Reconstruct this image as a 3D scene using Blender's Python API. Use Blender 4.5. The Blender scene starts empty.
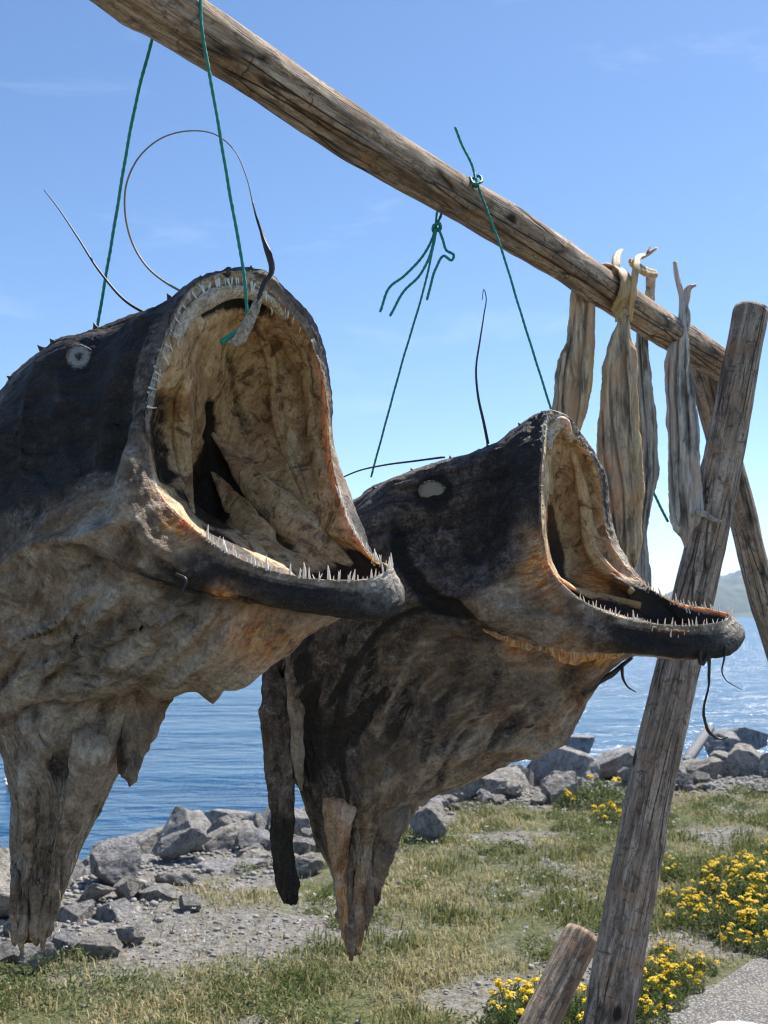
import bpy, bmesh, math, random
import numpy as np
from mathutils import Vector, Matrix, Quaternion

random.seed(7)
RNG = np.random.default_rng(11)
scene = bpy.context.scene
COL = scene.collection
PI = math.pi

# ------------------------------------------------------------------ camera
F = 1100.0
CAM_H = 1.6
PITCH = math.atan((615 - 512) / F)
CP, SP = math.cos(PITCH), math.sin(PITCH)


def P(px, py, d):
    """world point seen at pixel (px,py) at depth d along the optical axis"""
    px = np.asarray(px, float); py = np.asarray(py, float); d = np.asarray(d, float)
    x = (px - 384) / F * d
    u = (512 - py) / F * d
    return np.stack([x, d * CP - u * SP, CAM_H + u * CP + d * SP], -1)


def proj(p):
    x = p[..., 0]; y = p[..., 1]; z = p[..., 2] - CAM_H
    d = y * CP + z * SP
    u = -y * SP + z * CP
    return np.stack([384 + F * x / d, 512 - F * u / d], -1), d


def on_plane(px, py, z=0.0):
    """ground point at height z under a pixel"""
    dy = CP - (512 - py) / F * SP
    dz = (512 - py) / F * CP + SP
    t = (z - CAM_H) / dz
    return Vector(((px - 384) / F * t, dy * t, z))


cam = bpy.data.cameras.new('camera')
cam.lens = F * 36.0 / 1024.0
cam.sensor_width = 36.0
cam.clip_start = 0.05
cam.clip_end = 12000
cam.dof.use_dof = True
cam.dof.focus_distance = 2.25
cam.dof.aperture_fstop = 9.0
camo = bpy.data.objects.new('camera', cam)
camo.location = (0, 0, CAM_H)
camo.rotation_euler = (PI / 2 + PITCH, 0, 0)
COL.objects.link(camo)
scene.camera = camo

# ------------------------------------------------------------------ noise
_perm = np.random.default_rng(3).permutation(256)
_perm = np.concatenate([_perm, _perm, _perm])
_g = np.random.default_rng(4).normal(size=(256, 3))
_g /= np.linalg.norm(_g, axis=1)[:, None]


def perlin(p):
    p = np.asarray(p, float)
    i = np.floor(p).astype(int)
    f = p - i
    w = f * f * f * (f * (f * 6 - 15) + 10)
    i &= 255
    r = 0
    for dx in (0, 1):
        wx = w[..., 0] if dx else 1 - w[..., 0]
        for dy in (0, 1):
            wy = w[..., 1] if dy else 1 - w[..., 1]
            for dz in (0, 1):
                wz = w[..., 2] if dz else 1 - w[..., 2]
                h = _perm[_perm[_perm[i[..., 0] + dx] + i[..., 1] + dy] + i[..., 2] + dz]
                g = _g[h]
                n = g[..., 0] * (f[..., 0] - dx) + g[..., 1] * (f[..., 1] - dy) + g[..., 2] * (f[..., 2] - dz)
                r = r + wx * wy * wz * n
    return r * 1.6


def fbm(p, oct=4, gain=.5):
    a, s, r = 1.0, 1.0, 0
    p = np.asarray(p, float)
    for k in range(oct):
        r = r + a * perlin(p * s + 17.3 * k)
        a *= gain; s *= 2.03
    return r


def ridged(p, oct=3):
    a, s, r = 1.0, 1.0, 0
    p = np.asarray(p, float)
    for k in range(oct):
        r = r + a * (1 - np.abs(perlin(p * s + 9.1 * k)) * 2)
        a *= .5; s *= 2.1
    return r


def sstep(a, b, x):
    t = np.clip((x - a) / (b - a), 0, 1)
    return t * t * (3 - 2 * t)


# ------------------------------------------------------------------ object helpers
def props(o, label=None, cat=None, group=None, kind=None):
    if label: o['label'] = label
    if cat: o['category'] = cat
    if group: o['group'] = group
    if kind: o['kind'] = kind
    return o


def empty(name, loc, label, cat, group=None):
    o = bpy.data.objects.new(name, None)
    o.empty_display_size = .1
    o.location = loc
    COL.objects.link(o)
    return props(o, label, cat, group)


def link_mesh(name, me, mat, parent=None, smooth=True):
    if mat is not None and not me.materials:
        me.materials.append(mat)
    if smooth and len(me.polygons):
        me.polygons.foreach_set('use_smooth', np.ones(len(me.polygons), bool))
    o = bpy.data.objects.new(name, me)
    COL.objects.link(o)
    if parent is not None:
        o.parent = parent
        o.matrix_parent_inverse = Matrix.Translation(-parent.location)
    return o


def mesh_np(name, verts, faces, attrs=None, vattrs=None):
    """faces: (n,4) or (n,3) array, or list of arrays"""
    me = bpy.data.meshes.new(name)
    fl = faces if isinstance(faces, list) else [faces]
    fl = [np.asarray(f, np.int32) for f in fl if len(f)]
    nl = sum(f.size for f in fl); nf = sum(len(f) for f in fl)
    me.vertices.add(len(verts))
    me.vertices.foreach_set('co', np.asarray(verts, np.float32).ravel())
    me.loops.add(nl); me.polygons.add(nf)
    idx = np.concatenate([f.ravel() for f in fl])
    tot = np.concatenate([np.full(len(f), f.shape[1]) for f in fl])
    st = np.concatenate([[0], np.cumsum(tot)[:-1]])
    me.loops.foreach_set('vertex_index', idx.astype(np.int32))
    me.polygons.foreach_set('loop_start', st.astype(np.int32))
    try:
        me.polygons.foreach_set('loop_total', tot.astype(np.int32))
    except Exception:
        pass
    me.update(calc_edges=True)
    me.validate()
    for k, v in (attrs or {}).items():
        a = me.attributes.new(k, 'FLOAT', 'POINT')
        a.data.foreach_set('value', np.asarray(v, np.float32).ravel())
    for k, v in (vattrs or {}).items():
        a = me.attributes.new(k, 'FLOAT_VECTOR', 'POINT')
        a.data.foreach_set('vector', np.asarray(v, np.float32).ravel())
    return me


def hermite(ts, pts, t, periodic=False, tension=0.0):
    """non-uniform Catmull-Rom through pts (n,...) at ts"""
    ts = np.asarray(ts, float); pts = np.asarray(pts, float)
    if periodic:
        ts = np.concatenate([ts[-2:] - 1, ts, ts[:2] + 1])
        pts = np.concatenate([pts[-2:], pts, pts[:2]])
    n = len(ts)
    sh = (-1,) + (1,) * (pts.ndim - 1)
    dt = np.diff(ts).reshape(sh)
    sl = np.diff(pts, axis=0) / dt
    m = np.empty_like(pts)
    m[1:-1] = (sl[:-1] * dt[1:] + sl[1:] * dt[:-1]) / (dt[1:] + dt[:-1])
    m[0] = sl[0]; m[-1] = sl[-1]
    m *= (1 - tension)
    k = np.clip(np.searchsorted(ts, t, side='right') - 1, 0, n - 2)
    h = (ts[k + 1] - ts[k])
    s = ((t - ts[k]) / h).reshape(sh); h = h.reshape(sh)
    return ((2 * s**3 - 3 * s**2 + 1) * pts[k] + (s**3 - 2 * s**2 + s) * h * m[k]
            + (-2 * s**3 + 3 * s**2) * pts[k + 1] + (s**3 - s**2) * h * m[k + 1])


def grid_faces(nu, nv, wrap=True):
    i = np.arange(nu - 1)[:, None]
    j = np.arange(nv if wrap else nv - 1)[None, :]
    j2 = (j + 1) % nv
    return np.stack([i * nv + j, i * nv + j2, (i + 1) * nv + j2, (i + 1) * nv + j], -1).reshape(-1, 4)


def smooth_path(pts, n):
    pts = np.asarray(pts, float)
    d = np.concatenate([[0], np.cumsum(np.linalg.norm(np.diff(pts, axis=0), axis=1) + 1e-9)])
    return hermite(d, pts, np.linspace(0, d[-1], n))


def tube_geo(path, rad, ns=8, jitter=0.0, twist=0.0, seed=0):
    path = np.asarray(path, float)
    n = len(path)
    rad = np.broadcast_to(np.asarray(rad, float), (n,))
    t = np.gradient(path, axis=0)
    t /= np.linalg.norm(t, axis=1)[:, None] + 1e-12
    ref = np.array([0.3, 0.2, 1.0]) if abs(t[0, 2]) < .9 else np.array([1.0, 0.1, 0])
    a = np.cross(t[0], ref); a /= np.linalg.norm(a)
    A = [a]
    for k in range(1, n):
        a = A[-1] - t[k] * np.dot(A[-1], t[k])
        A.append(a / (np.linalg.norm(a) + 1e-12))
    A = np.array(A); B = np.cross(t, A)
    th = np.arange(ns) / ns * 2 * PI
    v = []
    for k in range(n):
        ph = th + twist * k
        r = rad[k] * (1 + jitter * np.sin(3 * th + k * .7 + seed))
        v.append(path[k] + np.cos(ph)[:, None] * A[k] * np.atleast_1d(r)[:, None] + np.sin(ph)[:, None] * B[k] * np.atleast_1d(r)[:, None])
    v = np.concatenate(v)
    q = grid_faces(n, ns)
    v = np.concatenate([v, path[:1], path[-1:]])
    j = np.arange(ns); j2 = (j + 1) % ns
    c0 = np.stack([np.full(ns, n * ns), j2, j], -1)
    c1 = np.stack([np.full(ns, n * ns + 1), (n - 1) * ns + j, (n - 1) * ns + j2], -1)
    return v, q, np.concatenate([c0, c1])


def join_geo(parts):
    V, Q, T, o = [], [], [], 0
    for v, q, t in parts:
        V.append(v)
        if len(q): Q.append(np.asarray(q) + o)
        if len(t): T.append(np.asarray(t) + o)
        o += len(v)
    fl = []
    if Q: fl.append(np.concatenate(Q))
    if T: fl.append(np.concatenate(T))
    return np.concatenate(V), fl


def tubes(name, specs, mat, parent=None):
    v, f = join_geo([tube_geo(*s) if isinstance(s, tuple) else tube_geo(**s) for s in specs])
    return link_mesh(name, mesh_np(name, v, f), mat, parent)


# ------------------------------------------------------------------ material helpers
class NT:
    def __init__(self, name):
        self.m = bpy.data.materials.new(name)
        self.m.use_nodes = True
        self.t = self.m.node_tree
        self.b = self.t.nodes['Principled BSDF']
        self.out = self.t.nodes['Material Output']

    def n(self, typ, **kw):
        x = self.t.nodes.new(typ)
        for k, v in kw.items():
            if k in ('ins',):
                for i, val in v.items():
                    if hasattr(val, 'is_linked'):
                        self.t.links.new(val, x.inputs[i])
                    else:
                        x.inputs[i].default_value = val
            else:
                setattr(x, k, v)
        return x

    def lk(self, a, b): self.t.links.new(a, b)

    def coord(self, kind='Object'): return self.n('ShaderNodeTexCoord').outputs[kind]

    def attr(self, name, out='Fac'):
        a = self.n('ShaderNodeAttribute'); a.attribute_name = name
        return a.outputs[out]

    def scale(self, vec, s):
        m = self.n('ShaderNodeMapping'); self.lk(vec, m.inputs['Vector'])
        m.inputs['Scale'].default_value = s
        return m.outputs[0]

    def noise(self, vec, scale, detail=6, rough=.6, dist=0.0):
        x = self.n('ShaderNodeTexNoise')
        self.lk(vec, x.inputs['Vector'])
        x.inputs['Scale'].default_value = scale
        x.inputs['Detail'].default_value = detail
        x.inputs['Roughness'].default_value = rough
        x.inputs['Distortion'].default_value = dist
        return x.outputs['Fac']

    def voro(self, vec, scale, feature='F1', out='Distance'):
        x = self.n('ShaderNodeTexVoronoi'); x.feature = feature
        self.lk(vec, x.inputs['Vector']); x.inputs['Scale'].default_value = scale
        return x.outputs[out]

    def ramp(self, fac, stops):
        r = self.n('ShaderNodeValToRGB')
        e = r.color_ramp.elements
        while len(e) < len(stops): e.new(.5)
        for el, (p, c) in zip(e, stops):
            el.position = p
            el.color = (c, c, c, 1) if isinstance(c, (int, float)) else (*c, 1)
        self.lk(fac, r.inputs[0])
        return r.outputs[0]

    def mix(self, fac, a, b, blend='MIX'):
        x = self.n('ShaderNodeMix'); x.data_type = 'RGBA'; x.blend_type = blend
        for s, v in ((x.inputs[0], fac), (x.inputs[6], a), (x.inputs[7], b)):
            if hasattr(v, 'is_linked'): self.lk(v, s)
            elif isinstance(v, (int, float)): s.default_value = v
            else: s.default_value = (*v, 1) if len(v) == 3 else v
        return x.outputs[2]

    def math(self, op, a, b=0.0, clamp=False):
        x = self.n('ShaderNodeMath'); x.operation = op; x.use_clamp = clamp
        for s, v in ((x.inputs[0], a), (x.inputs[1], b)):
            if hasattr(v, 'is_linked'): self.lk(v, s)
            else: s.default_value = v
        return x.outputs[0]

    def bump(self, h, strength=.5, dist=.01, normal=None):
        b = self.n('ShaderNodeBump')
        self.lk(h, b.inputs['Height'])
        b.inputs['Strength'].default_value = strength
        b.inputs['Distance'].default_value = dist
        if normal is not None: self.lk(normal, b.inputs['Normal'])
        return b.outputs[0]

    def set(self, **kw):
        for k, v in kw.items():
            s = self.b.inputs[k.replace('_', ' ')]
            if hasattr(v, 'is_linked'): self.lk(v, s)
            elif isinstance(v, tuple) and len(v) == 3 and s.type == 'RGBA': s.default_value = (*v, 1)
            else: s.default_value = v
        return self


def plain(name, col, rough=.7, nscale=60, var=.35, bump=.3, bd=.002, sss=0):
    n = NT(name)
    c = n.coord()
    f = n.noise(c, nscale, 5)
    col2 = tuple(x * (1 - var) for x in col)
    n.set(Base_Color=n.mix(f, col2, tuple(min(1, x * (1 + var)) for x in col)), Roughness=rough, Normal=n.bump(f, bump, bd))
    if sss:
        n.set(Subsurface_Weight=sss, Subsurface_Radius=(.01, .005, .003), Subsurface_Scale=1.0)
    return n.m


def mat_wood(name, tone=(1, 1, 1), dark=.5):
    n = NT(name)
    c = n.coord()
    grain = n.noise(n.scale(c, (1, 1, .05)), 90, 8, .7, .8)
    broad = n.noise(n.scale(c, (1, 1, .30)), 11, 7, .68, 1.2)
    fine = n.noise(n.scale(c, (1, 1, .2)), 330, 4, .65)
    nick = n.noise(n.scale(c, (.35, .35, 1)), 60, 5, .7, .6)
    T = lambda r, g, b: (r * tone[0], g * tone[1], b * tone[2])
    mm = _sum(n, ((grain, .6), (fine, .4)))
    base = n.ramp(mm, [(.40, T(.075, .055, .042)), (.46, T(.20, .16, .125)), (.52, T(.33, .275, .22)), (.60, T(.50, .44, .37))])
    base = n.mix(n.ramp(_sum(n, ((broad, .7), (fine, .3))), [(.47, 0), (.56, dark)]), base, T(.060, .043, .034))
    blot = n.noise(c, 6, 6, .66, 1.2)
    base = n.mix(n.ramp(blot, [(.5, 0), (.60, .5)]), base, T(.30, .19, .11))
    cr = n.voro(n.scale(c, (1, 1, .045)), 30, 'DISTANCE_TO_EDGE')
    gate = n.ramp(n.noise(n.scale(c, (1, 1, .3)), 6, 3), [(.45, 0), (.52, 1)])
    crack = n.math('MULTIPLY', n.ramp(cr, [(0, 1), (.045, 0)]), gate)
    base = n.mix(n.math('MULTIPLY', crack, .9), base, (.010, .008, .007))
    nk = n.ramp(nick, [(.60, 0), (.66, .75)])
    base = n.mix(nk, base, T(.045, .034, .028))
    mot = n.noise(n.scale(c, (1, 1, .7)), 34, 6, .7, .8)
    base = n.mix(n.ramp(mot, [(.54, 0), (.60, .6)]), base, T(.085, .066, .055))
    kn = n.voro(n.scale(c, (1, 1, .5)), 7.5)
    kd = n.math('ADD', kn, n.math('MULTIPLY', n.noise(c, 40, 3), .06))
    base = n.mix(n.ramp(kd, [(.10, .95), (.16, 0)]), base, (.022, .015, .011))
    h = _sum(n, ((grain, .8), (crack, -1.3), (fine, .4), (broad, .5), (nk, -.35)))
    n.set(Base_Color=base, Roughness=.85, Normal=n.bump(h, .95, .005))
    n.b.inputs['Specular IOR Level'].default_value = .22
    return n.m


def mat_fish():
    n = NT('dried_fish_skin')
    pos = n.coord()
    sc = n.attr('skin', 'Vector')
    dark, warm, gum, inside, pale = (n.attr(k) for k in ('dark', 'warm', 'gum', 'inside', 'pale'))
    n1 = n.noise(pos, 9, 8, .66, .8)
    n2 = n.noise(pos, 34, 7, .70, .5)
    n3 = n.noise(pos, 130, 5, .7, .3)
    st = n.noise(n.scale(sc, (1, 1, .26)), 20, 8, .68, .7)      # uneven streaks running along the body
    st2 = n.noise(n.scale(sc, (1, 1, .16)), 150, 6, .66, .5)    # fine fibres
    A = lambda *p: _sum(n, p)
    m1 = A((n1, .46), (st, .34), (n3, .20))
    tan = n.ramp(m1, [(.385, (.040, .028, .021)), (.435, (.115, .076, .048)), (.485, (.235, .165, .108)), (.535, (.37, .285, .208)), (.59, (.56, .475, .38))])
    tan = n.mix(n.ramp(n2, [(.50, 0), (.62, .60)]), tan, (.175, .092, .045))
    tan = n.mix(n.ramp(st2, [(.36, .45), (.42, 0)]), tan, (.060, .043, .033))
    tan = n.mix(n.math('MULTIPLY', pale, n.ramp(n1, [(.40, .25), (.52, .9)])), tan, n.ramp(A((n3, .4), (n2, .4), (st2, .2)), [(.41, (.17, .135, .10)), (.49, (.36, .31, .25)), (.58, (.56, .51, .44))]))
    m2 = A((n2, .45), (st, .25), (n3, .3))
    dk = n.ramp(m2, [(.40, (.010, .007, .006)), (.455, (.034, .024, .019)), (.50, (.078, .058, .046)), (.55, (.160, .126, .104)), (.61, (.30, .26, .225))])
    dk = n.mix(n.ramp(dark, [(.82, 0), (.93, .86)]), dk, (.006, .005, .0045))
    scf = n.noise(n.scale(pos, (1, 1, .5)), 13, 9, .75, 1.2)
    dk = n.mix(n.math('MULTIPLY', n.ramp(scf, [(.52, 0), (.60, .55)]), n.ramp(dark, [(.80, 1), (.90, 0)])), dk, (.17, .135, .112))
    spk = n.voro(pos, 330)
    dk = n.mix(n.ramp(spk, [(.12, .55), (.28, 0)]), dk, (.17, .145, .125))
    edge = n.math('ADD', dark, A((n1, 1.4), (n2, 1.1), (n3, .5)))
    dmask = n.ramp(n.math('SUBTRACT', edge, 1.5), [(.33, 0), (.60, 1)])
    out = n.mix(dmask, tan, dk)
    mi = A((n2, .35), (st, .35), (n3, .3))
    ins = n.ramp(mi, [(.38, (.16, .088, .038)), (.44, (.38, .235, .110)), (.50, (.58, .395, .205)), (.56, (.72, .535, .315)), (.64, (.82, .67, .46))])
    ins = n.mix(n.ramp(n1, [(.51, 0), (.60, .55)]), ins, (.34, .155, .080))
    ins = n.mix(n.ramp(n.noise(pos, 17, 6, .7, 1.5), [(.535, 0), (.60, .78)]), ins, (.105, .056, .032))
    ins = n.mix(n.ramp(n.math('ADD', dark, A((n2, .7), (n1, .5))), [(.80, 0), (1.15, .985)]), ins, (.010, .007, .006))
    out = n.mix(inside, out, ins)
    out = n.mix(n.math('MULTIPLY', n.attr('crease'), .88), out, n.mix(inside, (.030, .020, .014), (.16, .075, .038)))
    wm = n.math('MULTIPLY', warm, n.ramp(n2, [(.40, .30), (.54, 1)]), True)
    out = n.mix(wm, out, n.ramp(st2, [(.40, (.38, .095, .012)), (.50, (.66, .25, .045)), (.60, (.84, .50, .18))]))  # orange painted into the colour for sun glowing through thin skin
    gm = n.math('MULTIPLY', gum, n.ramp(n2, [(.42, .35), (.52, 1)]), True)
    out = n.mix(gm, out, n.ramp(A((st2, .4), (n3, .6)), [(.40, (.20, .155, .115)), (.48, (.46, .40, .32)), (.56, (.68, .62, .54))]))
    wr = n.noise(n.scale(sc, (1, 1, .12)), 16, 4, .55, .9)
    wr = n.math('ABSOLUTE', n.math('SUBTRACT', wr, .5))
    h = A((st, .30), (n2, .34), (st2, .14), (n3, .34), (n.ramp(wr, [(0, 0), (.07, 1)]), .10))
    h = n.math('MULTIPLY', h, n.math('SUBTRACT', 1.0, n.math('MULTIPLY', inside, .55)))
    n.set(Base_Color=out, Roughness=n.ramp(n2, [(.4, .46), (.6, .74)]), Normal=n.bump(h, 1.0, .012))
    n.b.inputs['Specular IOR Level'].default_value = .28
    nd = n.math('SUBTRACT', 1.0, n.math('MULTIPLY', dark, 1.6), True)
    sw = n.math('ADD', n.math('MULTIPLY', warm, .8), n.math('MULTIPLY', n.math('MULTIPLY', inside, .6), nd), True)
    n.set(Subsurface_Weight=sw, Subsurface_Scale=1.0)
    n.b.inputs['Subsurface Radius'].default_value = (.036, .017, .008)
    return n.m


def _sum(n, p):
    r = None
    for x, k in p:
        y = n.math('MULTIPLY', x, k)
        r = y if r is None else n.math('ADD', r, y)
    return r


M = {}
M['wood'] = mat_wood('weathered_beam_wood', (1.42, 1.32, 1.22), .62)
M['post'] = mat_wood('weathered_post_wood', (1.32, 1.25, 1.22), .6)
M['wood_end'] = plain('sawn_log_end', (.26, .22, .18), .85, 40, .5, .6, .004)
M['fish'] = mat_fish()
M['tooth'] = plain('tooth_ivory', (.80, .77, .69), .38, 120, .25, .2, .001, .3)
def mat_eye(name, stops):
    n = NT(name)
    c = n.coord()
    sx = n.n('ShaderNodeSeparateXYZ'); n.lk(c, sx.inputs[0])
    r = n.math('SQRT', n.math('ADD', n.math('MULTIPLY', sx.outputs[0], sx.outputs[0]), n.math('MULTIPLY', sx.outputs[1], sx.outputs[1])))
    nz = n.noise(c, 5, 5, .7)
    r = n.math('ADD', r, n.math('MULTIPLY', n.math('SUBTRACT', nz, .5), 1.1))
    col = n.mix(n.ramp(n.noise(c, 9, 4, .7), [(.54, 0), (.64, .4)]), n.ramp(r, stops), (.16, .135, .11))
    n.set(Base_Color=col, Roughness=.5, Normal=n.bump(n.noise(c, 7, 5, .7), .8, .12))
    return n.m


M['eye'] = mat_eye('dried_eye', [(.0, (.10, .09, .08)), (.22, (.16, .15, .13)), (.30, (.74, .74, .71)), (.66, (.84, .84, .80)), (.86, (.30, .27, .25)), (.98, (.035, .028, .025))])
M['eye_tan'] = mat_eye('dried_eye_tan', [(.0, (.82, .76, .60)), (.72, (.74, .67, .52)), (.9, (.34, .28, .20)), (.97, (.03, .024, .02))])
M['pupil'] = plain('dried_pupil', (.04, .035, .03), .5)
M['cord'] = plain('green_cord', (.010, .23, .185), .5, 400, .35, .4, .001)
M['filament'] = plain('dark_filament', (.022, .017, .016), .5, 150, .4, .3, .001)
M['filament_pale'] = plain('pale_filament', (.26, .20, .15), .55, 150, .4, .3, .001)


def mat_cod(name, tone, warm=0.0):
    n = NT(name)
    c = n.coord()
    st = n.noise(n.scale(c, (1, 1, .09)), 60, 7, .7, .8)
    b = n.noise(n.scale(c, (1, 1, .4)), 16, 5, .6, .5)
    T = lambda k: tuple(k * x for x in tone)
    col = n.ramp(_sum(n, ((st, .55), (b, .45))), [(.40, T(.09)), (.46, T(.24)), (.52, T(.40)), (.60, T(.60))])
    col = n.mix(n.ramp(b, [(.50, 0), (.60, .6)]), col, (.33 * tone[0], .20 * tone[1], .12 * tone[2]))
    col = n.mix(n.math('MULTIPLY', n.attr('slit'), .62), col, (.085, .058, .038))
    w = n.attr('warm')
    col = n.mix(w, col, n.ramp(st, [(.35, (.36, .22, .09)), (.6, (.60, .42, .20))]))
    pit = n.noise(c, 260, 4, .7)
    n.set(Base_Color=col, Roughness=.62, Normal=n.bump(n.math('ADD', st, n.math('MULTIPLY', pit, .35)), .8, .004))
    n.set(Subsurface_Weight=n.math('ADD', .12, n.math('MULTIPLY', w, .5)), Subsurface_Scale=1.0)
    n.b.inputs['Subsurface Radius'].default_value = (.014, .007, .003)
    return n.m


M['cod'] = mat_cod('dried_cod_flesh', (1.5, 1.14, .78))
M['cod_grey'] = mat_cod('dried_cod_grey', (1.25, 1.19, 1.10))


# ------------------------------------------------------------------ the fish
def dense_ring(ring, d0, nv, tv):
    a = np.array(ring, float)
    w = P(a[:, 1], a[:, 2], d0 + a[:, 3])
    if len(a) == 1:
        return np.repeat(w, nv, 0)
    return hermite(a[:, 0], w, tv, periodic=True)


class FishSkin:
    """one closed surface: throat -> mouth lining -> lip -> outer skin -> tail"""

    def __init__(self, rings, n_in, d0, per=16, nv=300, seed=0):
        self.n_in = n_in
        tv = np.arange(nv) / nv
        R = np.stack([dense_ring(r, d0, nv, tv) for r in rings])
        # two extra rings close to the rim keep the lip thin
        R = np.concatenate([R[:n_in], (R[n_in] + .16 * (R[n_in - 1] - R[n_in]))[None], R[n_in:n_in + 1], (R[n_in] + .16 * (R[n_in + 1] - R[n_in]))[None], R[n_in + 1:]])
        sval = np.concatenate([np.arange(n_in) - n_in, [-.16, 0, .16], np.arange(1, len(rings) - n_in)]).astype(float)
        nr = len(R)
        step = np.linalg.norm(np.diff(R, axis=0), axis=2).mean(1)
        ts = np.arange(nr, dtype=float)
        # chord-length parametrisation, softened
        ch = np.concatenate([[0], np.cumsum(np.maximum(step, .004) ** .7)])
        S = []
        for k in range(nr - 1):
            S.append(np.linspace(k, k + 1, per, endpoint=False))
        S = np.concatenate(S + [[nr - 1.0]])
        tt = np.interp(S, ts, ch)
        G = hermite(ch, R, tt)
        self.G = G
        S = np.interp(S, ts, sval) + n_in
        self.s = np.repeat(S[:, None], nv, 1) - n_in          # 0 at the rim, <0 inside, >0 outside
        self.v = np.repeat(tv[None, :], len(S), 0)
        self.nu, self.nv = len(S), nv
        self.tv = tv
        al = np.concatenate([np.zeros((1,)), np.cumsum(np.linalg.norm(np.diff(G, axis=0), axis=2).mean(1))])
        self.len = np.repeat(al[:, None], nv, 1)
        th = 2 * PI * self.v
        wl = 1 + 3.2 * np.exp(-((S - n_in - .4) / 1.6) ** 2)
        al2 = np.concatenate([[0], np.cumsum(np.diff(al) * wl[1:])])
        self.len = np.repeat(al2[:, None], nv, 1)
        self.skin = np.stack([np.cos(th) * .32, np.sin(th) * .32, self.len], -1)
        self.at = {k: np.zeros(G.shape[:2]) for k in ('dark', 'warm', 'gum', 'inside', 'pale', 'crease')}
        self.at['inside'] = 1 - sstep(-.25, .10, self.s)
        self.flip = 1
        N = self.normals()
        k = int(np.argmin(np.abs(S - n_in - 3)))
        if ((G[k] - G[k].mean(0)) * N[k]).sum() < 0: self.flip = -1
        self.seed = seed

    def normals(self):
        G = self.G
        du = np.gradient(G, axis=0)
        dv = (np.roll(G, -1, 1) - np.roll(G, 1, 1))
        N = np.cross(dv, du)
        N /= np.linalg.norm(N, axis=2)[..., None] + 1e-12
        return N * self.flip

    def move(self, amp):
        self.G = self.G + self.normals() * amp[..., None]

    def layer(self, which):
        if which == 'in': return (self.s < -.1).astype(float)
        if which == 'out': return ((self.s > -.1) & (self.v < .56)).astype(float)
        return np.ones_like(self.s)

    def stroke(self, pts, amp, width, layer='out', attr=None, power=1.0, taper=True):
        """a fold or groove that follows a line; width in pixels"""
        px, d = proj(self.G)
        pts = np.asarray(pts, float)
        best = np.full(self.s.shape, 1e9); along = np.zeros(self.s.shape)
        seg = np.linalg.norm(np.diff(pts, axis=0), axis=1); tot = seg.sum(); acc = 0
        for a, b, L in zip(pts[:-1], pts[1:], seg):
            ab = b - a
            t = np.clip(((px - a) @ ab) / (ab @ ab), 0, 1)
            dist = np.linalg.norm(px - a - t[..., None] * ab, axis=2)
            m = dist < best
            best = np.where(m, dist, best); along = np.where(m, (acc + t * L) / tot, along)
            acc += L
        w = np.exp(-(best / width) ** 2) * self.layer(layer)
        if taper: w = w * np.clip(np.sin(PI * np.clip(along, .04, .96)) * 2.2, 0, 1)
        if amp: self.move(w * amp)
        if attr:
            for k, val in attr.items():
                self.at[k] = np.clip(self.at[k] + w * val, 0, 1)

    def spot(self, px_, py_, rad, attr, layer='out', amp=0):
        p = self.surf(px_, py_, layer)[0]
        r = np.linalg.norm(self.G - p, axis=2)
        w = np.exp(-(r / rad) ** 2) * self.layer(layer)
        for k, val in attr.items():
            self.at[k] = np.clip(self.at[k] + w * val, 0, 1)
        if amp: self.move(w * amp)

    def surf(self, px_, py_, layer='out'):
        px, d = proj(self.G)
        e = np.hypot(px[..., 0] - px_, px[..., 1] - py_) + d * 6 + (1 - self.layer(layer)) * 1e6
        k = np.unravel_index(np.argmin(e), e.shape)
        return self.G[k], self.normals()[k]

    def at_sv(self, s, v):
        k = int(np.argmin(np.abs(self.s[:, 0] - s)))
        j = int(round(v * self.nv)) % self.nv
        return self.G[k, j]

    def build(self, name, mat, parent):
        G = self.G.reshape(-1, 3)
        q = grid_faces(self.nu, self.nv)
        if self.flip < 0: q = q[:, ::-1]
        V = np.concatenate([G, self.G[0].mean(0)[None], self.G[-1].mean(0)[None]])
        j = np.arange(self.nv); j2 = (j + 1) % self.nv
        n = self.nu * self.nv
        c0 = np.stack([np.full(self.nv, n), j2, j], -1)
        c1 = np.stack([np.full(self.nv, n + 1), (self.nu - 1) * self.nv + j, (self.nu - 1) * self.nv + j2], -1)
        t = np.concatenate([c0, c1])
        # orient caps like the grid
        q2 = grid_faces(self.nu, self.nv)
        ref = np.cross(V[q2[:, 1]] - V[q2[:, 0]], V[q2[:, 2]] - V[q2[:, 0]])
        if self.flip > 0:
            pass
        at = {k: np.concatenate([a.ravel(), a[0, :1], a[-1, :1]]) for k, a in self.at.items()}
        sk = np.concatenate([self.skin.reshape(-1, 3), self.skin[0, :1], self.skin[-1, :1]])
        me = mesh_np(name, V, [q, t], at, {'skin': sk})
        bm = bmesh.new(); bm.from_mesh(me); bmesh.ops.recalc_face_normals(bm, faces=bm.faces); bm.to_mesh(me); bm.free()
        return link_mesh(name, me, mat, parent)


def tooth_mesh(seed):
    r = random.Random(seed)
    path = []
    bend = r.uniform(.05, .22); n = 7
    for k in range(n):
        t = k / (n - 1)
        path.append((bend * t * t, 0, t))
    rad = [.150 * (1 - (k / (n - 1)) ** 1.25) ** .8 + .012 for k in range(n)]
    rad[0] *= 1.15
    v, f = join_geo([tube_geo(path, rad, 7, .06)])
    me = mesh_np('tooth', v, f)
    me.materials.append(M['tooth'])
    me.polygons.foreach_set('use_smooth', np.ones(len(me.polygons), bool))
    return me


TOOTH = [tooth_mesh(k) for k in range(4)]


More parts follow.
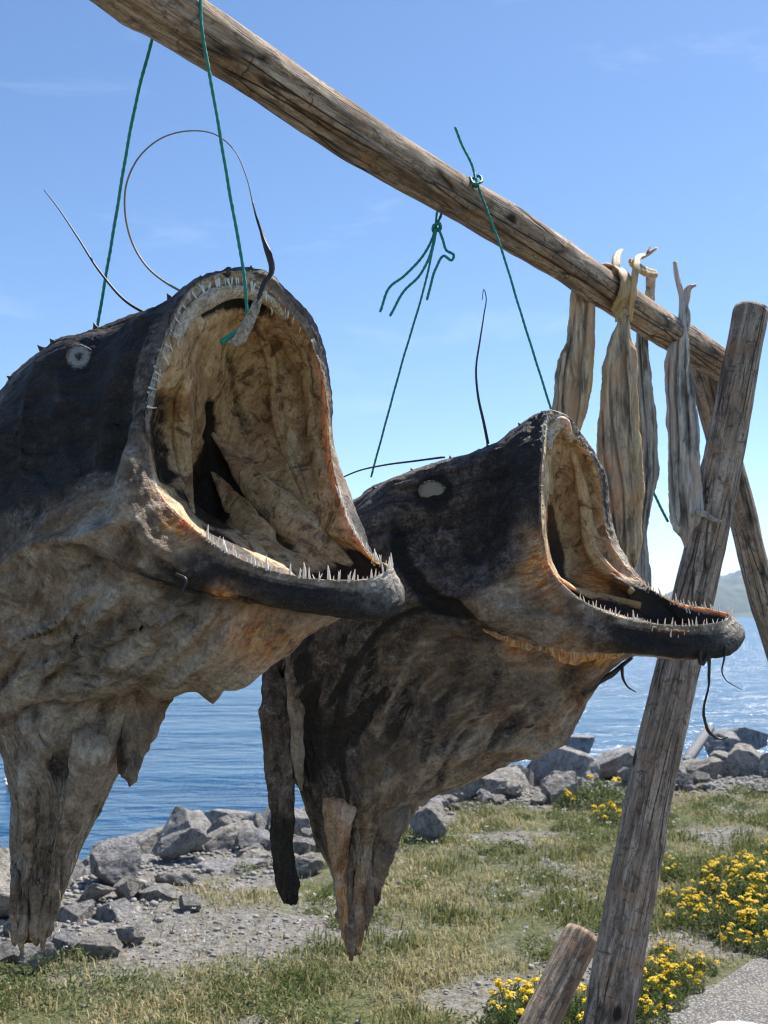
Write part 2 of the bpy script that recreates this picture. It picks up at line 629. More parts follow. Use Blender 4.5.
def add_tooth(root, base, direc, length, fat=1.0):
    o = bpy.data.objects.new('tooth', random.choice(TOOTH))
    COL.objects.link(o)
    q = Vector(direc).normalized().to_track_quat('Z', 'Y')
    q = q @ Quaternion((0, 0, 1), random.uniform(0, 6.28))
    o.parent = root
    o.rotation_mode = 'QUATERNION'
    o.rotation_quaternion = q
    o.location = Vector(base) - root.location
    w = length * fat * random.uniform(.85, 1.2)
    o.scale = (w, w, length)
    return o


def weathered(fs, low=.008, wr=.005, fine=.0016):
    """shrunken dried skin: broad hollows, wrinkles along the body, fine pitting"""
    g = fs.G; sd = fs.seed * 7.7
    rim = sstep(.0, .9, np.abs(fs.s))
    inn = np.where(fs.s < 0, .45, 1.0)
    fs.move(low * fbm(g * 6 + sd, 3) * (.2 + .8 * rim) * inn)
    sk = fs.skin * np.array([1, 1, .14])
    q_ = perlin(sk * 13 + sd + fbm(g * 4 + sd, 2)[..., None] * .8)
    w = 1 - np.clip(np.abs(q_) * 5, 0, 1) ** .7                        # narrow creases
    q2 = perlin(sk * 27 + sd * 2 + fbm(g * 7 + sd, 2)[..., None] * .8)
    w2 = 1 - np.clip(np.abs(q2) * 5, 0, 1) ** .7
    body = sstep(1.6, 3.4, fs.s)
    fs.move(-wr * (w * .9 + w2 * .5) * (.18 + .82 * body) * inn)
    sk3 = fs.skin * np.array([1, 1, .22])
    q3 = perlin(sk3 * 60 + sd * 3 + fbm(g * 14 + sd, 2)[..., None] * .7)
    w3 = 1 - np.clip(np.abs(q3) * 6, 0, 1) ** .7
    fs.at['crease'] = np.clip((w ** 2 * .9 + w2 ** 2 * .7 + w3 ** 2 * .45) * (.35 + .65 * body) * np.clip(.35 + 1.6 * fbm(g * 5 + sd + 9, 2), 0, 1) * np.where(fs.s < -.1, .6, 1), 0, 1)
    fs.move(-wr * .22 * w3 * (.3 + .7 * body) * inn)
    fs.move(wr * .8 * perlin(sk * 8 + sd + 3) * (.2 + .8 * body) * inn)
    fs.move(fine * fbm(g * 85 + sd, 3) * inn)


# ---------------- fish 1 : the near one
D1 = 2.0
I1 = [
 [(0, 208, 478, .24), (.25, 196, 500, .20), (.5, 210, 520, .19), (.75, 222, 498, .25)],
 [(0, 214, 432, .21), (.12, 198, 450, .17), (.25, 186, 480, .15), (.38, 198, 520, .13), (.5, 226, 530, .14), (.62, 240, 495, .20), (.75, 238, 455, .235), (.88, 226, 434, .23)],
 [(0, 222, 375, .17), (.08, 198, 388, .12), (.16, 180, 412, .09), (.25, 172, 450, .08), (.32, 184, 492, .07), (.40, 228, 525, .06), (.46, 270, 538, .06), (.5, 292, 530, .08), (.57, 280, 495, .15), (.65, 265, 462, .22), (.74, 258, 420, .27), (.84, 246, 390, .26), (.92, 233, 376, .22)],
 [(0, 230, 328, .10), (.08, 195, 350, .03), (.13, 175, 382, -.02), (.19, 164, 415, -.04), (.25, 160, 445, -.05), (.30, 167, 480, -.05), (.34, 196, 518, -.06), (.38, 240, 548, -.07), (.42, 280, 568, -.075), (.46, 316, 572, -.06), (.5, 336, 562, -.03), (.57, 316, 524, .06), (.62, 303, 490, .12), (.68, 292, 450, .19), (.74, 289, 412, .22), (.80, 283, 380, .23), (.86, 270, 350, .21), (.92, 252, 332, .16)],
 [(0, 238, 300, .03), (.04, 214, 306, -.01), (.08, 193, 324, -.05), (.13, 171, 360, -.10), (.19, 158, 402, -.13), (.25, 155, 438, -.14), (.30, 165, 478, -.15), (.34, 192, 523, -.165), (.38, 230, 556, -.175), (.42, 276, 577, -.175), (.46, 328, 585, -.165), (.49, 366, 580, -.14), (.505, 376, 573, -.125), (.53, 362, 558, -.085), (.57, 343, 533, -.02), (.62, 330, 497, .05), (.68, 320, 452, .12), (.74, 317, 412, .16), (.80, 311, 375, .17), (.86, 294, 333, .15), (.92, 270, 308, .10), (.97, 251, 299, .05)],
]
R1 = [
 [(0, 238, 272, 0), (.04, 209, 277, -.04), (.08, 186, 296, -.08), (.13, 165, 340, -.13), (.19, 154, 392, -.16), (.25, 150, 440, -.175), (.30, 154, 482, -.185), (.32, 165, 501, -.192), (.34, 184, 519, -.20), (.38, 220, 548, -.215), (.42, 268, 569, -.22), (.46, 330, 580, -.215), (.49, 375, 577, -.19), (.505, 392, 568, -.16), (.53, 377, 560, -.11), (.57, 356, 535, -.05), (.62, 341, 498, .02), (.68, 331, 453, .09), (.74, 328, 413, .13), (.80, 322, 373, .14), (.86, 305, 330, .12), (.92, 280, 300, .07), (.97, 255, 280, .02)],
 [(0, 243, 266, .015), (.04, 212, 271, -.03), (.08, 180, 290, -.07), (.13, 155, 335, -.125), (.19, 141, 390, -.165), (.25, 134, 440, -.19), (.30, 132, 480, -.215), (.34, 150, 530, -.24), (.38, 195, 572, -.26), (.42, 250, 592, -.265), (.46, 325, 604, -.25), (.49, 385, 608, -.215), (.505, 405, 596, -.17), (.53, 392, 573, -.10), (.57, 369, 546, -.03), (.62, 352, 506, .04), (.68, 338, 458, .11), (.74, 334, 413, .15), (.80, 328, 370, .16), (.86, 311, 322, .14), (.92, 286, 292, .09), (.97, 260, 273, .035)],
 [(0, 225, 268, .05), (.04, 195, 278, 0), (.08, 160, 305, -.05), (.13, 125, 350, -.11), (.19, 108, 405, -.15), (.25, 100, 455, -.185), (.30, 95, 505, -.22), (.34, 115, 555, -.25), (.38, 180, 592, -.265), (.42, 245, 607, -.26), (.46, 325, 617, -.235), (.49, 385, 618, -.20), (.505, 402, 612, -.16), (.53, 390, 596, -.08), (.57, 371, 555, 0), (.62, 355, 512, .07), (.68, 340, 463, .15), (.74, 335, 413, .19), (.80, 328, 365, .2), (.86, 310, 320, .19), (.92, 282, 292, .13), (.97, 253, 273, .08)],
 [(0, 160, 308, .08), (.04, 140, 325, .03), (.08, 110, 345, -.03), (.13, 75, 390, -.08), (.19, 60, 440, -.12), (.25, 55, 490, -.15), (.30, 60, 530, -.17), (.34, 95, 565, -.2), (.38, 172, 591, -.215), (.42, 240, 602, -.205), (.46, 315, 613, -.18), (.49, 362, 614, -.13), (.505, 368, 609, -.10), (.53, 362, 598, -.04), (.57, 350, 560, .08), (.62, 335, 515, .15), (.68, 322, 465, .22), (.74, 315, 415, .26), (.80, 305, 370, .27), (.86, 275, 328, .25), (.92, 230, 303, .2), (.97, 190, 303, .14)],
 [(0, 100, 331, .14), (.08, 60, 355, .02), (.13, 30, 400, -.02), (.19, 15, 450, -.06), (.25, 10, 510, -.09), (.30, 25, 560, -.12), (.34, 70, 600, -.15), (.38, 150, 628, -.17), (.42, 220, 645, -.16), (.46, 290, 642, -.12), (.49, 318, 630, -.06), (.505, 316, 622, -.02), (.53, 305, 610, .04), (.57, 290, 570, .14), (.62, 270, 520, .24), (.68, 250, 470, .3), (.74, 240, 420, .33), (.80, 225, 380, .34), (.86, 200, 355, .32), (.92, 165, 338, .27), (.97, 125, 332, .2)],
 [(0, 45, 352, .2), (.08, 5, 390, .06), (.13, -20, 440, 0), (.19, -30, 490, -.03), (.25, -30, 550, -.05), (.30, -10, 610, -.07), (.34, 40, 650, -.09), (.38, 120, 680, -.1), (.42, 185, 690, -.09), (.46, 240, 681, -.05), (.5, 268, 662, .02), (.57, 240, 600, .18), (.65, 200, 500, .33), (.75, 160, 420, .4), (.85, 110, 370, .38), (.92, 75, 354, .3)],
 [(0, -10, 420, .27), (.08, -40, 470, .1), (.19, -55, 560, 0), (.25, -45, 620, -.02), (.32, -10, 672, -.03), (.38, 70, 702, -.03), (.44, 130, 700, 0), (.5, 168, 694, .06), (.58, 140, 640, .2), (.68, 90, 540, .33), (.78, 50, 460, .38), (.9, 10, 420, .34)],
 [(0, -40, 560, .28), (.25, -22, 705, .02), (.38, 50, 730, 0), (.5, 148, 722, .08), (.65, 80, 640, .25), (.8, 10, 580, .32)],
 [(0, -8, 690, .22), (.25, 12, 745, .03), (.38, 62, 758, .01), (.5, 128, 760, .09), (.7, 80, 720, .2)],
 [(0, 12, 785, .18), (.25, 34, 798, .03), (.38, 66, 800, .02), (.5, 108, 797, .10), (.75, 60, 792, .2)],
 [(0, 11, 850, .16), (.25, 32, 856, .06), (.38, 56, 856, .05), (.5, 82, 850, .11), (.75, 45, 852, .18)],
 [(0, 10, 895, .14), (.25, 30, 900, .07), (.5, 62, 897, .11), (.75, 37, 898, .16)],
 [(0, 11, 930, .13), (.25, 28, 932, .09), (.5, 55, 928, .11), (.75, 34, 929, .145)],
 [(0, 14, 940, .128), (.12, 18, 947, .115), (.25, 27, 942, .105), (.38, 38, 948, .11), (.5, 49, 938, .12), (.75, 32, 943, .135)],
]
for _k, _f in ((1, .42), (2, .62)):
    R1[_k] = [(v_, *(np.array(r0) + (np.array(r_) - np.array(r0)) * (_f + (1 - _f) * float(sstep(.24, .34, np.array(v_)))))) if v_ < .33 else (v_, *r_)
              for (v_, *r_), (_, *r0) in zip(R1[_k], R1[0])]
_b = {v_: d_ for v_, _, _, d_ in R1[0]}
for _k, _o in ((1, -.010), (2, -.002), (3, .028)):
    def _fix(v_, x_, y_, d_, _o=_o):
        v0 = min(_b, key=lambda q: abs(q - v_))
        w_ = float(sstep(.31, .36, np.array(v_)) * (1 - sstep(.49, .53, np.array(v_))))
        return (v_, x_, y_, d_ * (1 - w_) + (_b[v0] + _o) * w_)
    R1[_k] = [_fix(*r_) for r_ in R1[_k]]
fish1 = empty('dried_monkfish', tuple(P(170, 500, D1 + .1)), 'larger dried monkfish at left with a wide open toothy mouth and pale belly', 'dried fish', 'dried monkfish hanging from the beam')
f1 = FishSkin(I1 + R1, 5, D1, per=16, nv=320, seed=1)
s, v = f1.s, f1.v
# natural colour of the skin: dark head and back, tan belly, black jaw bar
back = (1 - sstep(.24, .32, v)) + sstep(.68, .76, v)
headw = sstep(.25, .9, s + 1.2 * sstep(.20, .12, v) * 0) * (1 - sstep(4.6, 6.4, s))
bar = sstep(.345, .39, v) * (1 - sstep(.60, .66, v)) * sstep(.12, .5, s) * (1 - sstep(2.1, 2.6, s))
f1.at['dark'] = np.clip(back * headw * .80 + bar * .95 + .12 * sstep(10.0, 11.5, s) * (1 - sstep(12, 12.8, s)) + .12 * (s > 2), 0, 1)
f1.at['dark'] = np.where((s > 2.8) & (v > .31) & (v < .62), np.minimum(f1.at['dark'], .16 + .3 * sstep(9.5, 11, s)), f1.at['dark'])
f1.at['dark'] = np.where(s > -.1, f1.at['dark'], sstep(-4.0, -4.6, s))  # throat painted black for the darkness deep inside
corner = np.exp(-((v - .29) / .045) ** 2) * sstep(.15, .5, s) * (1 - sstep(2.0, 2.8, s))
f1.at['dark'] = np.clip(f1.at['dark'] + .30 * np.exp(-((v - .30) / .04) ** 2) * sstep(.1, .3, s) * (1 - sstep(1.2, 1.8, s)) - corner * .45, 0, 1)
f1.at['pale'] = corner * .95 * sstep(.9, 1.5, s) + .6 * sstep(8, 9, s) * (1 - sstep(10.5, 11.5, s)) * (1 - sstep(.5, .6, v)) + .62 * sstep(2.6, 3.6, s) * (1 - sstep(7.5, 8.5, s)) * sstep(.30, .35, v) * (1 - sstep(.47, .54, v))
edge_ = np.exp(-((v - .24) / .045) ** 2) * np.exp(-((s - .3) / .25) ** 2)
f1.at['pale'] = np.clip(f1.at['pale'] + edge_ * .8, 0, 1); f1.at['dark'] = np.clip(f1.at['dark'] - edge_ * .8, 0, 1)
upper = np.clip((1 - sstep(.20, .25, v)) + sstep(.86, .92, v), 0, 1)
f1.at['gum'] = upper * np.exp(-((s + .35) / .55) ** 2) * (.55 + .45 * np.clip((1 - sstep(.05, .12, v)) + sstep(.94, .97, v), 0, 1))
f1.at['gum'] += .8 * np.exp(-((v - .503) / .022) ** 2) * np.exp(-((s - .3) / .6) ** 2)
f1.at['gum'] = np.clip(f1.at['gum'] + .6 * np.exp(-((s + .05) / .09) ** 2), 0, 1)
for px_, py_, r_, st_ in ((180, 528, .030, .9), (166, 500, .022, .5), (225, 598, .02, .9), (245, 625, .05, .5), (260, 650, .05, .35), (300, 640, .06, .3)):
    f1.spot(px_, py_, r_, {'warm': st_, 'dark': -.5})  # orange tint at jaw corner and crease imitates sun shining through
for px_, py_, r_, st_ in ((322, 478, .030, .45), (335, 500, .025, .5), (290, 520, .03, .6), (268, 545, .03, .6), (310, 440, .04, .15), (300, 400, .03, .2), (190, 455, .03, .3)):
    f1.spot(px_, py_, r_, {'warm': st_}, 'in')
# big folds
f1.stroke([(150, 470), (120, 520), (70, 545), (0, 560)], .012, 12)
f1.stroke([(138, 400), (130, 450), (124, 500), (146, 545), (190, 575)], .018, 11)
f1.stroke([(112, 420), (100, 480), (96, 520)], -.016, 10, attr={'dark': .25})
f1.stroke([(20, 548), (80, 538), (120, 520)], .014, 8)
f1.stroke([(85, 505), (115, 540), (190, 585)], -.010, 9, attr={'dark': .4})
f1.stroke([(105, 560), (180, 596), (250, 608), (330, 620)], -.012, 7, attr={'dark': .5})
f1.stroke([(0, 690), (50, 662), (105, 610), (128, 570)], .010, 7, attr={'pale': .5})
f1.stroke([(0, 655), (55, 625), (95, 585)], .010, 7, attr={'pale': .4})
f1.stroke([(20, 690), (95, 655), (150, 625), (170, 605)], .008, 6, attr={'pale': .35})
f1.stroke([(0, 640), (45, 605), (80, 575)], -.008, 8)
f1.stroke([(160, 690), (110, 712), (50, 705), (0, 722)], -.013, 10, attr={'dark': .3})
f1.stroke([(150, 660), (90, 690), (20, 700)], .012, 9)
f1.stroke([(60, 740), (52, 800), (45, 850)], -.016, 9, attr={'dark': .22})
f1.stroke([(35, 750), (34, 800), (26, 860)], .012, 9, attr={'pale': .4})
f1.stroke([(110, 735), (85, 790), (66, 850)], .012, 10, attr={'pale': .35})
f1.stroke([(40, 860), (35, 900), (32, 940)], -.010, 5, attr={'dark': .2})
f1.stroke([(24, 870), (22, 935)], .008, 4)
f1.stroke([(58, 850), (50, 900), (42, 930)], .008, 5)
f1.spot(211, 694, .012, {}, amp=.016)
f1.stroke([(20, 382), (60, 352), (110, 338), (165, 312)], .014, 9)
f1.spot(105, 400, .085, {}, amp=-.030)
f1.spot(45, 440, .07, {}, amp=-.022)
f1.spot(80, 470, .06, {}, amp=-.012)
for k in range(34):
    x0 = RNG.uniform(0, 320); y0 = RNG.uniform(600, 655) + .04 * x0
    ln = RNG.uniform(40, 110); an = RNG.uniform(2.2, 2.75)
    x1, y1 = x0 + ln * math.cos(an), y0 + ln * math.sin(an)
    f1.stroke([(x0, y0), ((x0 + x1) / 2 + RNG.uniform(-8, 8), (y0 + y1) / 2 + RNG.uniform(-8, 8)), (x1, y1)], RNG.uniform(.002, .006) * (1 if k % 2 else -1), RNG.uniform(2.2, 4.5), attr={'pale': .45 if k % 2 else 0, 'dark': 0 if k % 2 else .22})
f1.stroke([(60, 365), (58, 420), (75, 480)], .010, 7)
f1.stroke([(128, 340), (112, 400), (104, 470)], .012, 8, attr={'pale': .12})
f1.spot(79, 357, .034, {'dark': .4}, amp=-.005)
f1.spot(60, 640, .09, {}, amp=-.022)
f1.spot(140, 655, .07, {}, amp=-.016)
f1.spot(30, 760, .05, {}, amp=.014)
f1.spot(66, 770, .03, {'dark': .25}, amp=-.022)
for k in range(11):
    t_ = k / 10
    x0, y0 = 110 + 150 * t_, 590 + 30 * t_
    x1, y1 = -20 + 190 * t_, 660 + 40 * t_
    f1.stroke([(x0, y0), (.55 * x0 + .45 * x1 + 8, .55 * y0 + .45 * y1 + 8), (x1, y1)], .009 * (1 if k % 2 else -1), 7, attr={'pale': .30 if k % 2 else 0})
f1.stroke([(25, 380), (22, 430), (18, 480)], .008, 5, attr={'pale': .45})
# inside the mouth
f1.stroke([(188, 350), (182, 400), (178, 450), (186, 500)], .020, 8, 'in')
f1.stroke([(166, 385), (166, 440), (178, 490)], -.022, 13, 'in', attr={'dark': .42})
f1.stroke([(262, 345), (296, 390), (300, 440), (316, 500)], -.010, 7, 'in', attr={'dark': .16})
f1.stroke([(228, 340), (236, 390), (250, 440)], -.006, 7, 'in', attr={'dark': .35})
f1.stroke([(250, 300), (280, 330), (305, 370)], -.006, 7, 'in', attr={'dark': .15})
f1.stroke([(312, 400), (318, 450), (332, 500)], -.006, 5, 'in', attr={'dark': .2})
f1.stroke([(268, 330), (292, 380), (298, 430), (300, 480)], -.012, 7, 'in', attr={'dark': .12})
f1.stroke([(209, 398), (214, 425), (208, 445)], -.01, 6, 'in', attr={'dark': .6})
f1.stroke([(212, 450), (232, 478), (262, 518), (304, 555)], -.014, 6, 'in', attr={'dark': .45})
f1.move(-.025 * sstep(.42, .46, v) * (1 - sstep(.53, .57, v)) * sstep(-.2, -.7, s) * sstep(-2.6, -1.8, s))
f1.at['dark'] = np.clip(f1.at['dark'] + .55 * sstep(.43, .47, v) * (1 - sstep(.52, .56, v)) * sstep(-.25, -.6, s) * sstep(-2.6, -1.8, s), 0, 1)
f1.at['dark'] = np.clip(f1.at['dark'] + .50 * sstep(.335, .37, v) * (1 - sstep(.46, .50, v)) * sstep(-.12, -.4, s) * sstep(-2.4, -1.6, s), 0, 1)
f1.at['warm'] = np.clip(f1.at['warm'] + .45 * sstep(.335, .37, v) * (1 - sstep(.46, .50, v)) * sstep(-.05, -.2, s) * sstep(-1.6, -.9, s), 0, 1)
f1.stroke([(200, 318), (220, 309), (245, 307), (268, 314)], -.020, 6, 'in', attr={'dark': .75, 'gum': -.8})  # shade of the hollow under the front teeth put into the colour
f1.spot(206, 515, .050, {'dark': 1.0}, 'in')  # black put into the lining for the unlit gill opening
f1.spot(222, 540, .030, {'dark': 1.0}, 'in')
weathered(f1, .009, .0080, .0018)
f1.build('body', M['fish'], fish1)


def inner_fold(fs, root, name, pts, rad, lift, seed, attrs=None, ns=18, nu=60, flat=.6):
    """a ropy fold of dried membrane lying on the mouth lining"""
    base = []
    for a, b in pts:
        p_, n_ = fs.surf(a, b, 'in')
        base.append((p_, n_))
    path = smooth_path(np.array([p_ + n_ * lift for p_, n_ in base]), nu)
    nr = smooth_path(np.array([n_ for _, n_ in base]), nu); nr /= np.linalg.norm(nr, axis=1)[:, None]
    r = np.interp(np.linspace(0, 1, nu), np.linspace(0, 1, len(rad)), rad)
    t = np.gradient(path, axis=0); t /= np.linalg.norm(t, axis=1)[:, None]
    w = np.cross(t, nr); w /= np.linalg.norm(w, axis=1)[:, None]
    th = np.arange(ns) / ns * 2 * PI
    G = path[:, None] + r[:, None, None] * (np.cos(th)[None, :, None] * w[:, None] + np.sin(th)[None, :, None] * nr[:, None] * flat)
    dn = G - path[:, None]; dn /= np.linalg.norm(dn, axis=2)[..., None] + 1e-9
    G = G + dn * ((.16 * r[:, None]) * fbm(G * 12 + seed, 3) + .0010 * ridged(G * 55 + seed, 2))[..., None]
    V = np.concatenate([G.reshape(-1, 3), G[:1].mean(1), G[-1:].mean(1)])
    j_ = np.arange(ns); j2 = (j_ + 1) % ns; n_ = nu * ns
    tr = np.concatenate([np.stack([np.full(ns, n_), j2, j_], -1), np.stack([np.full(ns, n_ + 1), (nu - 1) * ns + j_, (nu - 1) * ns + j2], -1)])
    at = {k: np.full(len(V), 0.0) for k in ('dark', 'warm', 'gum', 'inside', 'pale')}
    at['inside'][:] = 1
    for k, x in (attrs or {}).items(): at[k][:] = x
    me = mesh_np(name, V, [grid_faces(nu, ns), tr], at, {'skin': np.concatenate([np.stack([np.cos(th) * .05 + 0 * G[..., 0], np.sin(th) * .05 + 0 * G[..., 0], np.repeat(np.linspace(0, .5, nu)[:, None], ns, 1)], -1).reshape(-1, 3), np.zeros((2, 3))])})
    bm = bmesh.new(); bm.from_mesh(me); bmesh.ops.recalc_face_normals(bm, faces=bm.faces); bm.to_mesh(me); bm.free()
    return link_mesh(name, me, M['fish'], root)


inner_fold(f1, fish1, 'gill_flap', [(212, 432), (236, 462), (264, 496), (304, 530), (352, 564)], [.003, .026, .040, .034, .004], .000, 1, {'gum': .10}, flat=.42, ns=26)
inner_fold(f1, fish1, 'gill_arch', [(200, 335), (188, 380), (182, 430), (184, 475), (194, 512)], [.006, .014, .017, .016, .006], -.002, 2, flat=.6)
inner_fold(f1, fish1, 'tongue', [(214, 470), (234, 505), (262, 540), (310, 560)], [.004, .032, .036, .004], -.006, 4, {'warm': .12}, flat=.40, ns=26)
inner_fold(f1, fish1, 'membrane', [(258, 322), (274, 370), (280, 430), (306, 500)], [.006, .013, .015, .006], -.002, 5, flat=.5)
inner_fold(f1, fish1, 'membrane', [(300, 345), (310, 400), (312, 450), (330, 510)], [.006, .013, .015, .006], -.004, 6, {'warm': .2}, flat=.5)
inner_fold(f1, fish1, 'upper_lip', [(172, 340), (188, 314), (210, 297), (238, 291), (264, 297), (286, 316)], [.008, .014, .020, .014, .014, .008], .004, 7, {'gum': .9})



def teeth_along(fs, root, spans, centre, n_dir):
    """spans: (v0, v1, count, lmin, lmax, s_pos, up, inn, fwd)"""
    for v0, v1, cnt, l0, l1, sp, up, inn, fwd in spans:
        for k in range(cnt):
            t = (k + random.uniform(.15, .85)) / cnt
            vv = v0 + (v1 - v0) * t
            b = fs.at_sv(sp + random.uniform(-.05, .05), vv % 1)
            toc = centre - b; toc /= np.linalg.norm(toc)
            dr = np.array([0, 0, up]) + toc * inn + n_dir * fwd + RNG.normal(size=3) * .13
            add_tooth(root, b - dr / np.linalg.norm(dr) * .003, dr, random.uniform(l0, l1) * (1.15 if up > .5 else .95) * random.choice((.65, .85, 1, 1.2)), .74)


C1 = P(245, 430, D1)
N1 = np.array([.82, -.57, 0])
teeth_along(f1, fish1, [
    (.345, .47, 34, .010, .022, -.08, 1.0, .08, 0), (.47, .53, 22, .010, .021, -.04, 1.0, .15, .25), (.48, .54, 10, .008, .015, -.5, 1.0, .1, .1),
    (.37, .46, 8, .007, .014, -.02, 1.0, .0, .2), (.53, .63, 20, .008, .017, -.08, 1.0, .30, 0),
    (.055, .215, 18, .010, .020, -.12, -.2, .8, .5), (.06, .16, 7, .016, .026, -.62, -.8, .5, .2),
    (.0, .055, 9, .016, .032, -.25, -1.0, .3, .2), (.945, 1.0, 9, .012, .026, -.25, -1.0, .3, .2),
    (.86, .945, 12, .010, .020, -.25, -.7, .6, .2), (.89, .95, 5, .014, .022, -.62, -.9, .4, .1)], C1, N1)

# eye, spines, fins and threads of fish 1
def eye(fs, root, px_, py_, r, flat=.35, asp=1.0):
    p, nrm = fs.surf(px_, py_)
    tc = np.array([0, 0, CAM_H]) - p; tc /= np.linalg.norm(tc)
    nrm = nrm * .55 + tc * .45; nrm /= np.linalg.norm(nrm); p = p + nrm * .011
    bm = bmesh.new()
    bmesh.ops.create_uvsphere(bm, u_segments=28, v_segments=14, radius=1)
    for vv in bm.verts:
        a = math.atan2(vv.co.y, vv.co.x)
        vv.co *= 1 + .05 * math.sin(3 * a + 1)
        rr = math.hypot(vv.co.x, vv.co.y)
        if vv.co.z > 0: vv.co.z = vv.co.z * .5 + .35 * math.exp(-((rr - .66) / .18) ** 2) + .05 * math.sin(7 * a)
        vv.co.x *= asp
    me = bpy.data.meshes.new('eye'); bm.to_mesh(me); bm.free()
    o = link_mesh('eye', me, M['eye'])
    o.parent = root
    q = Vector(nrm).to_track_quat('Z', 'Y')
    o.rotation_mode = 'QUATERNION'; o.rotation_quaternion = q
    o.location = Vector(p) - root.location
    o.scale = (r, r, r * flat * .45)
    return o, p, nrm, r


def skin_part(name, geo_rings, d0, root, mat, attrs=None, ns=40, nu=60, seed=5, wr=.004, root_in=False):
    """a small closed flap lofted through 4-point rings: (xl, yl, xr, yr, depth, thickness)"""
    tv = np.arange(ns) / ns
    R = []
    if root_in:
        xl, yl, xr, yr, d, th = geo_rings[0]
        mx, my = (xl + xr) / 2, (yl + yr) / 2
        hy = abs(geo_rings[1][1] - yl) * .5 + 6
        geo_rings = [(mx * .8 + xl * .2, my - hy * 1.9, mx * .8 + xr * .2, my - hy * 1.9, d + .075, th * .5), (mx * .45 + xl * .55, my - hy * .9, mx * .45 + xr * .55, my - hy * .9, d + .038, th * .8)] + list(geo_rings)
    for xl, yl, xr, yr, d, th in geo_rings:
        a = P(xl, yl, d0 + d); b = P(xr, yr, d0 + d)
        c = (a + b) / 2; w = (b - a) / 2
        nrm = np.array([0, -1, 0.0])
        ang = tv * 2 * PI
        R.append(c + np.cos(ang)[:, None] * w + np.sin(ang)[:, None] * nrm * th)
    R = np.array(R)
    ch = np.concatenate([[0], np.cumsum(np.linalg.norm(np.diff(R.mean(1), axis=0), axis=1) + 1e-6)])
    G = hermite(ch, R, np.linspace(0, ch[-1], nu))
    du = np.gradient(G, axis=0); dv = np.roll(G, -1, 1) - np.roll(G, 1, 1)
    N = np.cross(du, dv); N /= np.linalg.norm(N, axis=2)[..., None] + 1e-12
    if ((G - G.mean(1, keepdims=True)) * N).sum() < 0: N = -N
    G = G + N * (wr * (ridged(G * np.array([40, 40, 7]) + seed, 3) - 1.0) + .002 * fbm(G * 70 + seed, 3))[..., None]
    V = np.concatenate([G.reshape(-1, 3), G[0].mean(0)[None], G[-1].mean(0)[None]])
    n = nu * ns; j = np.arange(ns); j2 = (j + 1) % ns
    t = np.concatenate([np.stack([np.full(ns, n), j2, j], -1), np.stack([np.full(ns, n + 1), (nu - 1) * ns + j, (nu - 1) * ns + j2], -1)])
    full = {k: 0.0 for k in ('dark', 'warm', 'gum', 'inside', 'pale')}
    full.update(attrs or {})
    L = np.repeat(np.linspace(0, 1, nu)[:, None], ns, 1)
    at = {}
    for k, f in full.items():
        a = f(L, np.repeat(tv[None], nu, 0)) if callable(f) else np.full((nu, ns), f)
        at[k] = np.concatenate([a.ravel(), a[0, :1], a[-1, :1]])
    me = mesh_np(name, V, [grid_faces(nu, ns), t], at, {'skin': V})
    bm = bmesh.new(); bm.from_mesh(me); bmesh.ops.recalc_face_normals(bm, faces=bm.faces); bm.to_mesh(me); bm.free()
    return link_mesh(name, me, mat, root)


eo, ep, en, er = eye(f1, fish1, 79, 357, .025)
po = tubes('pupil', [(np.stack([ep - en * .002, ep + en * .0030]), [.0045, .003], 9, .3)], M['pupil'])
po.parent = eo; po.matrix_parent_inverse = (Matrix.Translation(fish1.location) @ Matrix.LocRotScale(eo.location, eo.rotation_quaternion, eo.scale)).inverted()


def spine(fs, root, sp, vp, ln, r):
    b = fs.at_sv(sp, vp); ln *= .6
    k = int(np.argmin(np.abs(fs.s[:, 0] - sp))); nn = fs.normals()[k, int(round(vp * fs.nv)) % fs.nv]
    sl = np.array([-.25, .1, .15])
    path = np.array([b - nn * ln * .6 + sl * 0, b - nn * ln * .1, b + nn * ln * .3, b + nn * ln * .7 + sl * ln * .3, b + nn * ln + sl * ln * .6])
    path = smooth_path(path, 9)
    tubes('spine', [(path, [r * 2.0, r * 1.7, r * 1.35, r, r * .75, r * .55, r * .4, r * .25, r * .08], 9, .2)], M['spine'], root)


M['spine'] = plain('dark_spine', (.045, .036, .030), .6, 90, .5, .5, .003)
for a in ((2.75, .01, .016, .006), (3.9, .015, .018, .007), (4.5, .03, .014, .006), (4.95, .01, .020, .007), (5.3, .03, .016, .007), (5.75, .02, .018, .007), (1.3, .05, .010, .005), (1.1, .985, .012, .005), (.9, .02, .010, .005)):
    spine(f1, fish1, *a)

skin_part('fin', [(125, 680, 176, 690, .03, .02), (122, 715, 168, 705, .045, .014), (116, 745, 156, 735, .05, .010), (117, 765, 142, 760, .05, .008), (124, 780, 136, 779, .05, .006), (127, 787, 132, 787, .05, .003)], D1, fish1, M['fish'], {'dark': .42}, seed=8, wr=.007, root_in=True)
skin_part('skin_tatter', [(-18, 690, 12, 700, .1, .012), (-10, 725, 12, 726, .1, .009), (2, 748, 16, 746, .1, .006), (14, 760, 18, 759, .1, .003)], D1, fish1, M['fish'], {'dark': .5}, seed=3)

